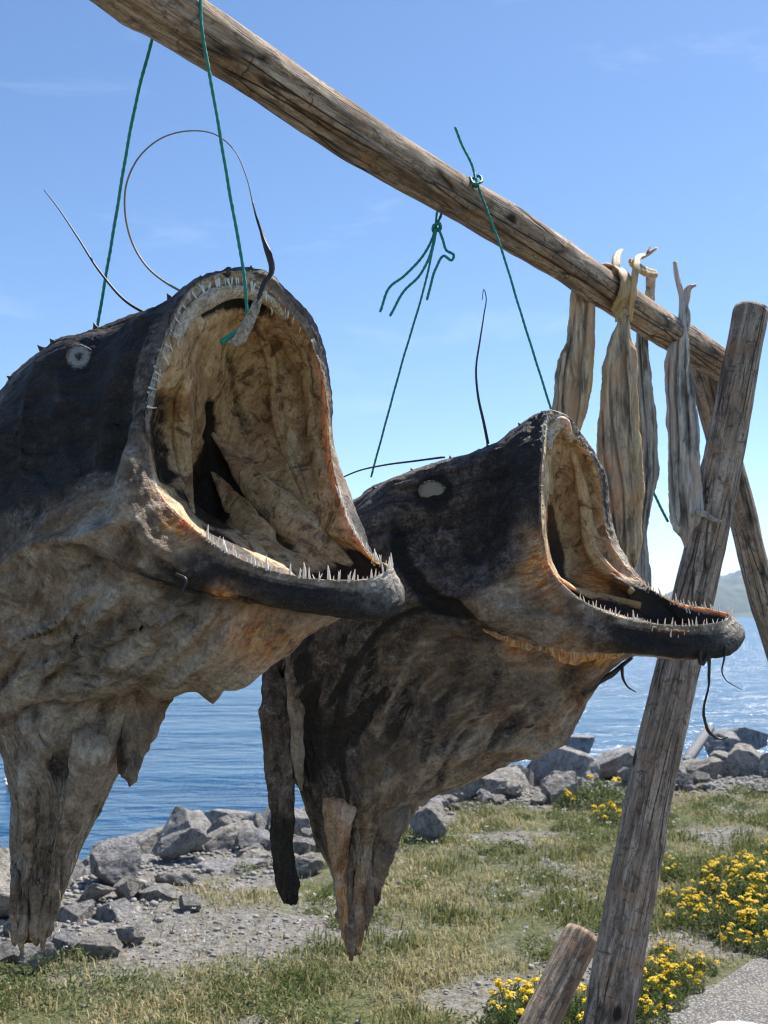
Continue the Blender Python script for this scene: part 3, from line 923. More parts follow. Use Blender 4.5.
for k, (xa, ya, xb, yb, w_) in enumerate(((14, 880, 15, 946, 5), (24, 890, 22, 952, 5), (36, 885, 34, 944, 6), (46, 880, 43, 950, 5), (56, 870, 50, 936, 4))):
    skin_part('tail_ray', [(xa - w_, ya, xa + w_, ya + 1, .075 + .012 * (k % 2), .006), (xa - w_ * 1.1, ya * .5 + yb * .5, xa + w_ * .9, ya * .5 + yb * .5, .072, .006), (xb - w_ * .8, yb - 8, xb + w_ * .7, yb - 6, .085, .004), (xb - w_ * .35, yb, xb + w_ * .3, yb + 1, .09, .002)], D1, fish1, M['fish'], {'pale': .35, 'dark': .1 if k % 2 else .3}, root_in=True, ns=18, nu=36, seed=40 + k, wr=.004)
skin_part('fin', [(18, 742, 40, 752, .02, .012), (19, 790, 36, 795, .005, .010), (22, 840, 34, 842, .02, .008), (26, 868, 32, 868, .03, .003)], D1, fish1, M['fish'], {'pale': .4}, ns=24, nu=44, seed=51, root_in=True, wr=.006)
skin_part('fin', [(70, 742, 112, 748, .0, .012), (66, 790, 96, 792, .01, .010), (58, 835, 76, 836, .03, .008), (54, 858, 62, 857, .04, .003)], D1, fish1, M['fish'], {'pale': .25}, ns=24, nu=44, seed=52, root_in=True, wr=.006)
tubes('filament', [(np.concatenate([P([150, 128, 100, 78, 58, 44], [316, 303, 272, 238, 208, 190], [2.05, 2.05, 2.06, 2.08, 2.1, 2.12])]) if False else smooth_path(P([152, 128, 100, 78, 58, 44], [317, 303, 272, 238, 208, 190], [2.05, 2.05, 2.06, 2.08, 2.1, 2.12]), 40), np.linspace(.0030, .0009, 40), 7)], M['filament'], fish1)
lp = smooth_path(P([184, 168, 148, 132, 125, 127, 140, 160, 188, 214, 234, 246, 254, 263, 270, 271, 264, 258, 252, 246],
                   [293, 284, 268, 242, 212, 182, 156, 139, 131, 134, 150, 176, 208, 238, 258, 272, 284, 300, 318, 334],
                   [2.0, 2.0, 2.01, 2.02, 2.02, 2.02, 2.02, 2.02, 2.01, 2.0, 1.99, 1.98, 1.97, 1.96, 1.95, 1.95, 1.95, 1.95, 1.95, 1.96]), 120)
tt = np.linspace(0, 1, 120)
lr = np.interp(tt, [0, .3, .55, .68, .76, .80, .84, .88, 1], [.0022, .0018, .0011, .0010, .0022, .0045, .0060, .0040, .0030])
tubes('filament', [(lp[:86], lr[:86], 7)], M['filament_pale'], fish1)
tubes('lure', [(lp[84:], lr[84:], 8, .25)], M['filament'], fish1)
tg = P([262, 256, 250, 243], [292, 305, 318, 336], [1.945] * 4)
skin_part('skin_tatter', [(256, 292, 264, 294, -.05, .003), (249, 308, 259, 312, -.052, .003), (240, 325, 252, 330, -.053, .003), (232, 338, 243, 344, -.05, .002), (228, 342, 234, 348, -.05, .001)], D1, fish1, M['fish'], {'pale': 1.0, 'gum': .6}, seed=9, wr=.002)
tubes('thread', [(smooth_path(P([176, 186, 183, 177, 172], [574, 580, 590, 596, 598], [1.745, 1.735, 1.73, 1.735, 1.74]), 20), np.linspace(.003, .0012, 20), 6)], M['filament'], fish1)

# ---------------- fish 2 : further along the beam
D2 = 2.65
I2 = [
 [(0, 528, 540, .10), (.25, 520, 556, .06), (.5, 528, 574, .06), (.75, 540, 556, .11)],
 [(0, 552, 495, .11), (.12, 540, 520, .05), (.25, 536, 548, .02), (.38, 552, 586, .02), (.5, 574, 596, .05), (.62, 572, 566, .12), (.75, 566, 530, .15), (.88, 560, 505, .15)],
 [(0, 556, 450, .08), (.10, 550, 480, .03), (.18, 548, 515, -.01), (.25, 549, 545, -.03), (.30, 557, 570, -.04), (.34, 578, 590, -.05), (.40, 612, 606, -.06), (.46, 648, 612, -.05), (.5, 665, 609, -.03), (.53, 655, 604, 0), (.57, 632, 594, .04), (.62, 608, 572, .08), (.68, 594, 540, .12), (.74, 590, 510, .14), (.80, 587, 482, .15), (.86, 579, 462, .14), (.92, 568, 448, .11)],
 [(0, 549, 424, .02), (.04, 547, 434, -.01), (.10, 545, 460, -.05), (.18, 543, 497, -.08), (.25, 546, 541, -.10), (.30, 555, 572, -.11), (.34, 579, 599, -.125), (.38, 609, 617, -.13), (.42, 647, 627, -.13), (.46, 688, 628, -.11), (.49, 715, 623, -.085), (.505, 722, 614, -.06), (.53, 708, 608, -.02), (.57, 672, 600, .03), (.62, 634, 580, .08), (.68, 608, 545, .11), (.74, 600, 510, .125), (.80, 597, 481, .125), (.86, 587, 457, .105), (.92, 571, 437, .065), (.97, 558, 424, .03)],
]
R2 = [
 [(0, 548, 414, 0), (.04, 546, 425, -.03), (.10, 543, 455, -.07), (.18, 541, 495, -.10), (.25, 544, 540, -.12), (.30, 553, 572, -.13), (.34, 575, 595, -.145), (.38, 605, 612, -.15), (.42, 645, 622, -.15), (.46, 690, 625, -.13), (.49, 722, 621, -.10), (.505, 732, 616, -.06), (.53, 715, 610, -.02), (.57, 678, 602, .03), (.62, 640, 581, .08), (.68, 612, 545, .11), (.74, 603, 510, .12), (.80, 600, 480, .12), (.86, 590, 455, .10), (.92, 573, 433, .06), (.97, 558, 418, .02)],
 [(0, 545, 405, .01), (.04, 536, 415, -.025), (.10, 530, 455, -.07), (.18, 527, 500, -.11), (.25, 526, 548, -.14), (.30, 525, 585, -.16), (.34, 550, 612, -.175), (.38, 595, 632, -.185), (.42, 640, 643, -.18), (.46, 690, 648, -.16), (.49, 730, 645, -.12), (.505, 743, 630, -.06), (.53, 722, 615, 0), (.57, 684, 607, .05), (.62, 648, 587, .10), (.68, 618, 548, .13), (.74, 607, 510, .14), (.80, 604, 478, .14), (.86, 594, 450, .12), (.92, 577, 428, .08), (.97, 560, 412, .03)],
 [(0, 533, 412, .04), (.04, 520, 432, -.01), (.10, 505, 470, -.06), (.18, 495, 515, -.105), (.25, 485, 560, -.14), (.30, 470, 600, -.165), (.34, 500, 628, -.18), (.38, 570, 650, -.185), (.42, 640, 656, -.17), (.46, 690, 657, -.14), (.49, 728, 652, -.09), (.505, 738, 640, -.05), (.53, 722, 626, .02), (.57, 687, 613, .09), (.62, 650, 590, .14), (.68, 619, 549, .17), (.74, 607, 508, .18), (.80, 602, 475, .18), (.86, 590, 448, .16), (.92, 570, 427, .12), (.97, 550, 412, .07)],
 [(0, 500, 442, .09), (.04, 480, 455, .03), (.10, 455, 485, -.02), (.18, 440, 530, -.06), (.25, 430, 570, -.09), (.30, 440, 605, -.11), (.34, 490, 632, -.12), (.38, 550, 650, -.125), (.42, 610, 652, -.11), (.46, 640, 652, -.06), (.5, 645, 645, -.01), (.53, 630, 635, .04), (.57, 600, 610, .13), (.62, 590, 580, .19), (.68, 580, 545, .22), (.74, 575, 510, .23), (.8, 570, 480, .23), (.86, 555, 460, .21), (.92, 530, 447, .17), (.97, 512, 443, .13)],
 [(0, 440, 462, .15), (.04, 410, 475, .08), (.10, 385, 505, .02), (.18, 370, 550, -.02), (.25, 370, 590, -.05), (.30, 390, 620, -.06), (.34, 440, 650, -.07), (.38, 510, 680, -.08), (.42, 560, 697, -.07), (.46, 590, 694, -.03), (.5, 600, 678, .03), (.57, 560, 620, .15), (.65, 520, 560, .25), (.75, 500, 500, .3), (.85, 475, 472, .27), (.93, 458, 463, .21)],
 [(0, 370, 489, .22), (.08, 335, 525, .1), (.18, 315, 580, .02), (.25, 320, 630, -.01), (.30, 350, 670, -.02), (.36, 420, 710, -.03), (.42, 500, 737, -.02), (.46, 545, 750, .01), (.5, 566, 734, .05), (.6, 500, 640, .2), (.7, 440, 560, .3), (.8, 410, 510, .32), (.9, 390, 495, .28)],
 [(0, 318, 540, .27), (.08, 285, 590, .12), (.18, 280, 650, .05), (.25, 300, 700, .02), (.32, 350, 740, 0), (.4, 430, 768, 0), (.46, 490, 768, .03), (.5, 515, 760, .06), (.62, 430, 660, .22), (.75, 370, 580, .3), (.88, 335, 550, .31)],
 [(0, 283, 660, .25), (.1, 278, 705, .12), (.2, 300, 760, .05), (.3, 345, 788, .02), (.42, 420, 798, .03), (.5, 455, 786, .07), (.65, 390, 720, .22), (.8, 330, 670, .28)],
 [(0, 300, 770, .2), (.12, 303, 800, .08), (.25, 330, 818, .04), (.42, 392, 828, .05), (.5, 418, 812, .08), (.7, 360, 790, .2)],
 [(0, 314, 835, .17), (.25, 338, 846, .06), (.5, 392, 848, .09), (.75, 360, 842, .18)],
 [(0, 333, 885, .16), (.25, 347, 888, .08), (.5, 380, 882, .11), (.75, 360, 886, .17)],
 [(0, 338, 920, .14), (.25, 348, 922, .10), (.5, 368, 916, .12), (.75, 356, 920, .15)],
 [(0, 345, 942, .13), (.25, 350, 946, .115), (.5, 361, 940, .12), (.75, 356, 944, .14)],
 [(0, 350, 955, .125), (.25, 353, 957, .12), (.5, 358, 954, .125), (.75, 355, 956, .13)],
]
for _k, _f in ((1, .42), (2, .62)):
    R2[_k] = [(v_, *(np.array(r0) + (np.array(r_) - np.array(r0)) * (_f + (1 - _f) * float(sstep(.24, .34, np.array(v_)))))) if v_ < .33 else (v_, *r_)
              for (v_, *r_), (_, *r0) in zip(R2[_k], R2[0])]
_b = {v_: d_ for v_, _, _, d_ in R2[0]}
for _k, _o in ((1, -.010), (2, -.002), (3, .028)):
    def _fix(v_, x_, y_, d_, _o=_o):
        v0 = min(_b, key=lambda q: abs(q - v_))
        w_ = float(sstep(.31, .36, np.array(v_)) * (1 - sstep(.49, .53, np.array(v_))))
        return (v_, x_, y_, d_ * (1 - w_) + (_b[v0] + _o) * w_)
    R2[_k] = [_fix(*r_) for r_ in R2[_k]]
fish2 = empty('dried_monkfish', tuple(P(440, 600, D2 + .1)), 'smaller darker dried monkfish on the right with a long jutting lower jaw', 'dried fish', 'dried monkfish hanging from the beam')
f2 = FishSkin(I2 + R2, 4, D2, per=16, nv=320, seed=2)
s, v = f2.s, f2.v
back = (1 - sstep(.27, .34, v)) + sstep(.68, .76, v)
headw = sstep(.2, .7, s) * (1 - sstep(8, 10, s))
bar = sstep(.34, .40, v) * (1 - sstep(.60, .68, v)) * sstep(.15, .5, s) * (1 - sstep(1.7, 2.1, s))
f2.at['dark'] = np.clip(back * headw * .9 + bar * .95 + .42 * (s > 2.5), 0, 1)
corner = np.exp(-((v - .315) / .045) ** 2) * sstep(.2, .5, s) * (1 - sstep(1.8, 2.6, s))
f2.at['dark'] = np.clip(f2.at['dark'] - corner * .36, 0, 1)
f2.at['dark'] = np.where((v < .30) | (v > .66), np.minimum(f2.at['dark'], .79), f2.at['dark'])
f2.at['dark'] = np.clip(f2.at['dark'] + .12 * (f2.at['dark'] < .8) * (1 - sstep(.24, .27, v)) * sstep(.1, .3, s) * (1 - sstep(2.5, 3, s)), 0, 1)
mid = sstep(3.2, 4.5, s) * (1 - sstep(7.0, 8.5, s)) * sstep(.28, .36, v) * (1 - sstep(.55, .62, v))
f2.at['dark'] = np.clip(f2.at['dark'] + mid * .16 - .30 * mid * sstep(.39, .46, v), 0, 1)
f2.at['dark'] = np.where(s > -.1, f2.at['dark'], sstep(-3.0, -3.6, s))  # unlit depth of the throat painted black
f2.at['pale'] = .6 * np.exp(-((v - .36) / .05) ** 2) * np.exp(-((s - 1.9) / .6) ** 2) + .35 * sstep(8, 9, s) * (1 - sstep(10, 11, s))
f2.at['gum'] = np.clip(np.clip((1 - sstep(.04, .09, v)) + sstep(.91, .96, v), 0, 1) * np.exp(-((s + .1) / .7) ** 2) + .6 * np.exp(-((s + .02) / .10) ** 2) + .5 * np.exp(-((v - .505) / .02) ** 2) * np.exp(-((s - .6) / .6) ** 2), 0, 1)
f2.at['warm'] += .95 * np.exp(-((v - .285) / .022) ** 2) * np.exp(-((s - .55) / .5) ** 2)  # backlit glow of the mouth corner painted in as orange
f2.at['pale'] *= (1 - .6 * corner)
f2.at['dark'] = np.clip(f2.at['dark'] - .24 * sstep(7, 8.5, s) - .16 * sstep(4, 5, s) * sstep(.30, .38, v) * (1 - sstep(.56, .62, v)), 0, 1)
for px_, py_, r_, st_ in ((536, 570, .035, 1), (548, 590, .025, .7), (534, 540, .03, .5), (520, 645, .03, .8), (570, 654, .035, 1), (600, 655, .035, 1), (560, 610, .03, .3), (345, 880, .03, .9), (338, 862, .02, .7)):
    f2.spot(px_, py_, r_, {'warm': st_, 'dark': -.7, 'gum': -.5})  # corner spots add to the painted sun glow
for px_, py_, r_, st_ in ((590, 575, .04, .5), (570, 520, .07, .25), (595, 585, .03, .5), (585, 560, .035, .4)):
    f2.spot(px_, py_, r_, {'warm': st_}, 'in')
f2.spot(455, 540, .105, {}, amp=-.040)
for k in range(48):
    x0 = RNG.uniform(310, 590); y0 = 600 + .25 * (x0 - 310) + RNG.uniform(0, 110)
    ln = RNG.uniform(35, 110); an = RNG.uniform(1.75, 2.5)
    x1, y1 = x0 + ln * math.cos(an), y0 + ln * math.sin(an)
    f2.stroke([(x0, y0), ((x0 + x1) / 2 + RNG.uniform(-9, 9), (y0 + y1) / 2 + RNG.uniform(-9, 9)), (x1, y1)], RNG.uniform(.003, .008) * (1 if k % 2 else -1), RNG.uniform(2.0, 4.2), attr={'pale': .5 if k % 2 else 0, 'dark': -.3 if k % 2 else .4})
f2.spot(500, 480, .06, {}, amp=-.018)
f2.stroke([(375, 495), (430, 475), (500, 450), (535, 420)], .014, 8)
f2.stroke([(530, 430), (520, 500), (512, 560), (490, 590)], .018, 9)
f2.stroke([(500, 460), (490, 520), (470, 570)], -.014, 9)
f2.stroke([(400, 500), (440, 520), (470, 570), (480, 600)], .010, 7)
f2.spot(433, 490, .040, {'dark': .4}, amp=-.005)
f2.spot(400, 690, .09, {}, amp=-.025)
f2.spot(500, 715, .06, {}, amp=-.018)
f2.spot(345, 740, .06, {'dark': .2}, amp=-.020)
f2.spot(395, 790, .04, {}, amp=.014)
f2.stroke([(395, 515), (400, 560), (430, 600), (475, 625), (560, 652)], -.014, 8, attr={'dark': .4})
f2.stroke([(388, 500), (390, 550), (415, 600), (470, 640), (540, 668)], .012, 9)
f2.stroke([(470, 600), (520, 612), (600, 640), (680, 655)], .008, 7, attr={'pale': .3})
f2.stroke([(560, 745), (480, 750), (420, 760), (350, 800), (310, 840)], .010, 8, attr={'pale': .3})
f2.stroke([(545, 720), (470, 730), (400, 755), (330, 810)], -.010, 8)
f2.stroke([(520, 700), (440, 720), (380, 760), (330, 790)], .008, 7)
f2.stroke([(500, 680), (510, 720), (550, 750)], -.008, 7)
f2.stroke([(560, 700), (550, 730), (565, 745)], .010, 7)
f2.stroke([(300, 640), (310, 720), (312, 790)], -.012, 8, attr={'dark': .4})
f2.stroke([(345, 800), (345, 850), (350, 920)], -.012, 7, attr={'dark': .3})
f2.stroke([(380, 820), (370, 870), (360, 930)], .010, 6, attr={'pale': .3})
f2.stroke([(330, 810), (332, 850)], .010, 7)
for k in range(7):
    x0 = 330 + 22 * k
    f2.stroke([(x0, 610 + 12 * k), (x0 + 8, 660 + 9 * k), (x0 - 12, 720 + 6 * k)], .007 * (1 if k % 2 else -1), 6, attr={'pale': .16 if k % 2 else 0})
f2.stroke([(568, 440), (578, 480), (582, 520), (600, 570), (640, 600)], .012, 7, 'in', attr={'warm': .25})
f2.stroke([(556, 440), (560, 490), (568, 540), (600, 590)], -.010, 7, 'in')
f2.stroke([(560, 580), (600, 603), (660, 612)], -.012, 6, 'in', attr={'dark': .7})
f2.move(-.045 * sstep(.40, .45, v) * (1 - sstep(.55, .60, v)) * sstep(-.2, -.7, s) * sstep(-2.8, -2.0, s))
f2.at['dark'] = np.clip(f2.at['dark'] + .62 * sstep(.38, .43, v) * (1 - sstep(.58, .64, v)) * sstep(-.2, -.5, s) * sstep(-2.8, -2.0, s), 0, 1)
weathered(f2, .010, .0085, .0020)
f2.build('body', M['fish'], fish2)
inner_fold(f2, fish2, 'upper_lip', [(548, 452), (550, 432), (558, 424), (570, 440)], [.010, .020, .022, .010], .003, 11, {'gum': .95})
inner_fold(f2, fish2, 'membrane', [(572, 450), (584, 500), (592, 550), (632, 592)], [.008, .016, .018, .008], .0, 12, {'warm': .15})
inner_fold(f2, fish2, 'membrane', [(560, 580), (590, 596), (640, 606)], [.008, .014, .008], .0, 13, {'warm': .3})
C2 = P(580, 530, D2)
N2 = np.array([.94, -.34, 0])
teeth_along(f2, fish2, [
    (.345, .49, 36, .010, .020, -.08, 1.0, .08, .1), (.36, .48, 16, .008, .016, -.45, 1.0, .1, .1), (.49, .53, 8, .010, .020, -.1, 1, .1, .3),
    (.53, .62, 22, .010, .019, -.05, 1.0, .1, -.1), (.54, .61, 10, .008, .016, -.4, 1.0, .1, -.1),
    (.03, .20, 30, .006, .010, -.05, 0, .6, .8), (.96, 1.03, 12, .010, .020, -.2, -1, .2, .3), (.86, .96, 12, .007, .013, -.1, -.4, .6, .3)], C2, N2)
eo2, ep, en, er = eye(f2, fish2, 433, 490, .027, .30, 1.0)
eo2.scale = (.036, .026, .005); eo2.data.materials.clear(); eo2.data.materials.append(M['eye_tan'])
for a in ((3.1, .01, .014, .006), (3.6, .02, .016, .006), (4.3, .01, .018, .007), (4.7, .03, .014, .006), (2.4, .015, .012, .005), (1.2, .02, .012, .005)):
    spine(f2, fish2, *a)

skin_part('skin_tatter', [(345, 505, 376, 488, .2, .01), (360, 502, 400, 481, .17, .007), (385, 492, 420, 474, .15, .006), (410, 480, 440, 464, .15, .004), (436, 470, 452, 461, .15, .002)], D2, fish2, M['fish'], {'inside': .3, 'pale': .5, 'dark': .3}, seed=12, wr=.003)
skin_part('fin', [(266, 640, 300, 650, .10, .02), (262, 690, 298, 700, .07, .016), (259, 730, 296, 740, .05, .014), (264, 765, 297, 772, .04, .012), (270, 800, 294, 805, .03, .011), (272, 840, 294, 842, .03, .010), (275, 870, 297, 870, .03, .011), (279, 893, 299, 890, .03, .010), (288, 906, 296, 904, .03, .004)], D2, fish2, M['fish'], {'dark': lambda L, V: .62 + .38 * sstep(.5, .75, L), 'pale': .5}, seed=21, wr=.010)
for k, (xa, ya, xb, yb, w_) in enumerate(((340, 860, 346, 944, 5), (350, 850, 351, 960, 5), (362, 860, 358, 952, 6), (374, 850, 366, 930, 6), (384, 840, 376, 905, 5))):
    skin_part('tail_ray', [(xa - w_, ya, xa + w_, ya + 1, .075 + .012 * (k % 2), .008), (xa * .5 + xb * .5 - w_ * 1.1, ya * .5 + yb * .5, xa * .5 + xb * .5 + w_ * .9, ya * .5 + yb * .5, .078, .007), (xb - w_ * .8, yb - 8, xb + w_ * .7, yb - 6, .09, .005), (xb - w_ * .35, yb, xb + w_ * .3, yb + 1, .10, .002)], D2, fish2, M['fish'], {'dark': (.15, .5, .2, .45, .6)[k], 'warm': (.5, 0, .1, 0, 0)[k]}, root_in=True, ns=18, nu=36, seed=60 + k, wr=.005)
skin_part('fin', [(322, 800, 356, 806, .03, .014), (326, 835, 350, 838, .03, .010), (332, 866, 346, 867, .05, .007), (337, 890, 342, 890, .07, .003)], D2, fish2, M['fish'], {'pale': .2, 'warm': .22}, ns=24, nu=44, seed=71, root_in=True, wr=.006)
skin_part('fin', [(378, 812, 412, 812, .04, .014), (376, 845, 398, 846, .05, .010), (372, 875, 388, 874, .07, .007), (370, 900, 376, 899, .09, .003)], D2, fish2, M['fish'], {'dark': .45, 'pale': .3}, ns=24, nu=44, seed=72, root_in=True, wr=.007)
skin_part('fin', [(286, 655, 306, 665, .05, .010), (288, 710, 304, 720, .03, .010), (292, 760, 304, 765, .03, .007), (298, 790, 302, 790, .04, .003)], D2, fish2, M['fish'], {'dark': .35, 'pale': .5}, ns=24, nu=44, seed=73, root_in=True, wr=.006)
skin_part('skin_tatter', [(575, 655, 625, 655, -.04, .012), (572, 672, 622, 660, -.04, .010), (574, 690, 605, 675, -.04, .008), (576, 700, 592, 690, -.04, .006), (578, 708, 583, 706, -.04, .003)], D2, fish2, M['fish'], {'dark': .55, 'warm': .2}, seed=22)
skin_part('skin_tatter', [(482, 629, 500, 634, -.185, .003), (515, 648, 530, 643, -.188, .004), (545, 652, 560, 649, -.19, .004), (566, 664, 580, 652, -.188, .005), (596, 660, 604, 653, -.185, .004), (618, 658, 624, 654, -.18, .002)], D2, fish2, M['fish'], {'warm': .95, 'gum': .1}, seed=23, wr=.005)
tubes('thread', [(smooth_path(P([582, 598, 612, 624, 632], [694, 682, 674, 664, 657], [2.6] * 5), 24), np.linspace(.010, .004, 24), 8, .2),
                 (smooth_path(P([622, 623, 628, 636], [667, 678, 687, 692], [2.59] * 4), 20), np.linspace(.0045, .0012, 20), 7)], M['filament'], fish2)
tubes('thread', [(smooth_path(P([700, 702, 708, 709, 708, 704, 705, 711, 720, 728], [650, 664, 656, 668, 690, 706, 722, 734, 739, 737], [2.5] * 10), 60), np.interp(np.linspace(0, 1, 60), [0, .2, .5, .8, 1], [.006, .0045, .0022, .0040, .0015]), 7, .2)], M['filament'], fish2)
tubes('thread', [(smooth_path(P([726, 724, 722, 726, 735, 742], [646, 660, 672, 680, 686, 690], [2.52] * 6), 40), np.linspace(.0028, .0006, 40), 6)], M['filament'], fish2)
tubes('filament', [(smooth_path(P([488, 484, 478, 476, 480, 484, 486, 484, 482], [444, 424, 396, 370, 340, 314, 296, 289, 300], [2.78] * 9), 50), np.linspace(.0042, .0010, 50), 7)], M['filament'], fish2)
tubes('filament', [(smooth_path(P([445, 415, 385, 358, 335], [457, 461, 465, 471, 481], [2.8, 2.8, 2.8, 2.78, 2.76]), 30), np.linspace(.0030, .0018, 30), 7)], M['filament'], fish2)

# ------------------------------------------------------------------ the rack
def beam_depth(px): return 1 / (.476 - (px - 250) * .000476)
def beam_py(px): return 65 + .635 * (px - 250)
def beam_pt(px): return P(px, beam_py(px), beam_depth(px))


def log_obj(name, a, b, ra, rb, mat, parent, seed, nl=170, ns=56, knots=14, label=None):
    a = np.asarray(a); b = np.asarray(b)
    L = np.linalg.norm(b - a)
    r = np.random.default_rng(seed)
    t = np.linspace(0, 1, nl); th = np.arange(ns) / ns * 2 * PI
    T, TH = np.meshgrid(t, th, indexing='ij')
    cx = .012 * fbm(np.stack([t * L * 1.1, t * 0 + seed, t * 0], -1), 2)
    cy = .012 * fbm(np.stack([t * L * 1.1, t * 0 + seed + 40, t * 0], -1), 2)
    R = ra + (rb - ra) * T
    p3 = np.stack([np.cos(TH) * .05, np.sin(TH) * .05, T * L], -1)
    R = R * (1 + .07 * fbm(p3 * np.array([14, 14, 4]) + seed, 3))
    R = R - .0022 * np.clip(ridged(p3 * np.array([60, 60, 2.5]) + seed, 2) - .9, 0, 2)
    for k in range(knots):
        kt, kh = r.uniform(0, 1), r.uniform(0, 2 * PI)
        dd = ((T - kt) * L / .028) ** 2 + ((np.angle(np.exp(1j * (TH - kh)))) / .42) ** 2
        R = R + r.uniform(.003, .008) * np.exp(-dd) - .006 * np.exp(-dd * 9)
    # long drying checks
    for k in range(3):
        kh = r.uniform(0, 2 * PI); w = .09
        wob = kh + .25 * fbm(np.stack([t * L * 1.6, t * 0 + seed + k * 5, t * 0], -1), 3)
        lo = r.uniform(-.1, .5); hi = lo + r.uniform(.35, .8)
        dd = np.abs(np.angle(np.exp(1j * (TH - wob[:, None])))) / w
        R = R - .007 * np.exp(-dd ** 2) * sstep(lo, lo + .05, T) * (1 - sstep(hi - .05, hi, T))
    X = np.cos(TH) * R + cx[:, None]; Y = np.sin(TH) * R + cy[:, None]; Z = T * L
    V = np.stack([X, Y, Z], -1)
    # rounded sawn ends
    V[0, :, :2] *= .95; V[-1, :, :2] *= .95
    V = V.reshape(-1, 3)
    me = mesh_np(name, V, grid_faces(nl, ns))
    me.materials.append(mat); me.materials.append(M['wood_end'])
    bm = bmesh.new(); bm.from_mesh(me)
    bm.verts.ensure_lookup_table()
    f0 = bm.faces.new([bm.verts[k] for k in range(ns)][::-1]); f1_ = bm.faces.new([bm.verts[(nl - 1) * ns + k] for k in range(ns)])
    f0.material_index = 1; f1_.material_index = 1
    bmesh.ops.recalc_face_normals(bm, faces=bm.faces)
    bm.to_mesh(me); bm.free()
    o = link_mesh(name, me, None)
    me.polygons.foreach_set('use_smooth', [len(p.vertices) == 4 for p in me.polygons])
    o.parent = parent
    o.rotation_mode = 'QUATERNION'
    o.rotation_quaternion = Vector(b - a).to_track_quat('Z', 'Y')
    o.location = Vector(a) - parent.location
    if label: o['label'] = label
    return o


def foot(a, b):
    """extend the line a->b to the ground"""
    t = (a[2] + .12) / (a[2] - b[2])
    return a + (b - a) * t


pa = P(751.5, 309, 3.80); pb = P(609, 1010, 3.24)
pf = foot(pa, pb)
rack = empty('drying_rack', (float(pf[0]), float(pf[1]), 0), 'weathered grey log rack with a sloping beam crossing the whole picture', 'drying rack')
ba = beam_pt(-420) ; bb = beam_pt(742)
log_obj('beam', ba, bb, .051, .057, M['wood'], rack, 3, nl=300, knots=30)
log_obj('post', pf, pa, .078, .060, M['post'], rack, 9, knots=18)
ra_ = P(697, 352, 4.10); rb_ = P(760, 580, 4.15)
log_obj('post', foot(ra_, rb_), ra_, .056, .052, M['post'], rack, 15, knots=12)
sa = P(584, 934, 3.46); sb = P(541, 1024, 3.30)
log_obj('brace', foot(sa, sb), sa, .060, .056, M['wood'], rack, 22, nl=60, knots=5)

# ------------------------------------------------------------------ cords
CORD = .0032


def cord(name, label, specs, group='green cords holding the fish'):
    sp = []
    for pts, n, r in specs:
        p = smooth_path(pts, n)
        sp.append((p, r * (1 + .10 * np.sin(np.arange(n) * 1.9)), 8, .12, .35))
    o = tubes(name, sp, M['cord'])
    return props(o, label, 'cord', group)


def over_beam(px, start, end, r=.062, half=PI):
    """arc over the beam from the camera side to the far side"""
    c = beam_pt(px)
    d = beam_pt(px + 10) - c; d /= np.linalg.norm(d)
    up = np.array([0, 0, 1.0]) - d * d[2]; up /= np.linalg.norm(up)
    side = np.cross(d, up)
    if side[1] > 0: side = -side                                   # towards the camera
    return [c + r * (math.cos(t) * side + math.sin(t) * up) for t in np.linspace(start, end, 9)]


p_in, _ = f1.surf(246, 322, 'in')
arc = over_beam(178, .35, PI - .1)
far = P(97, 329, 2.135)
cord('cord', 'long green cord looped over the beam and through the upper jaw of the left fish',
     [([P(247, 322, 1.962), P(246, 295, 1.95), P(243, 268, 1.955), P(231, 200, 1.945), P(216, 110, 1.935), P(201, 22, 1.93)] + arc[1:] + [P(140, 85, 2.05), P(112, 240, 2.11), far], 260, CORD * .95),
      ([P(247, 320, 1.96), P(240, 330, 1.955), P(230, 336, 1.955), P(221, 343, 1.95)], 30, CORD * 1.5)])

k0 = over_beam(478, -.1, PI * .5)
kn = beam_pt(478)
cord('cord', 'thin green cord knotted on top of the beam, holding the right fish by its snout',
     [([P(551, 409, 2.655), P(520, 310, 2.62), P(500, 245, 2.60), P(487, 210, 2.60)] + [P(478, 186, 2.60)], 120, CORD * .9),
      ([P(478, 186, 2.60), P(476, 180, 2.62), P(472, 165, 2.64), P(463, 147, 2.63), P(455, 127, 2.62)], 40, CORD),
      ([P(470, 178, 2.62), P(475, 184, 2.59), P(481, 182, 2.60), P(478, 176, 2.63), P(471, 181, 2.62), P(476, 187, 2.60)], 50, CORD * 1.2)]
     )
arc2 = over_beam(441, PI, PI * 1.35)
cord('cord', 'green cord with loose dangling ends, knotted under the beam above the right fish',
     [([P(438, 206, 2.62), P(436, 222, 2.64), P(436, 228, 2.64), P(430, 262, 2.66), P(400, 370, 2.75), P(371, 477, 2.84)], 140, CORD * .85),
      ([P(443, 206, 2.66), P(440, 218, 2.64), P(436, 226, 2.63)], 20, CORD),
      ([P(433, 227, 2.63), P(438, 223, 2.62), P(440, 229, 2.64), P(434, 231, 2.65), P(434, 225, 2.62)], 40, CORD * 1.3),
      ([P(436, 228, 2.63), P(430, 244, 2.63), P(418, 262, 2.63), P(404, 276, 2.63), P(390, 287, 2.62), P(380, 312, 2.62)], 60, CORD),
      ([P(436, 228, 2.63), P(431, 252, 2.62), P(420, 275, 2.62), P(405, 290, 2.62), P(390, 316, 2.61)], 60, CORD),
      ([P(438, 228, 2.63), P(443, 240, 2.62), P(446, 250, 2.62), P(454, 256, 2.61), P(452, 260, 2.61), P(444, 256, 2.615), P(436, 268, 2.62), P(431, 284, 2.62), P(427, 300, 2.62)], 80, CORD)])
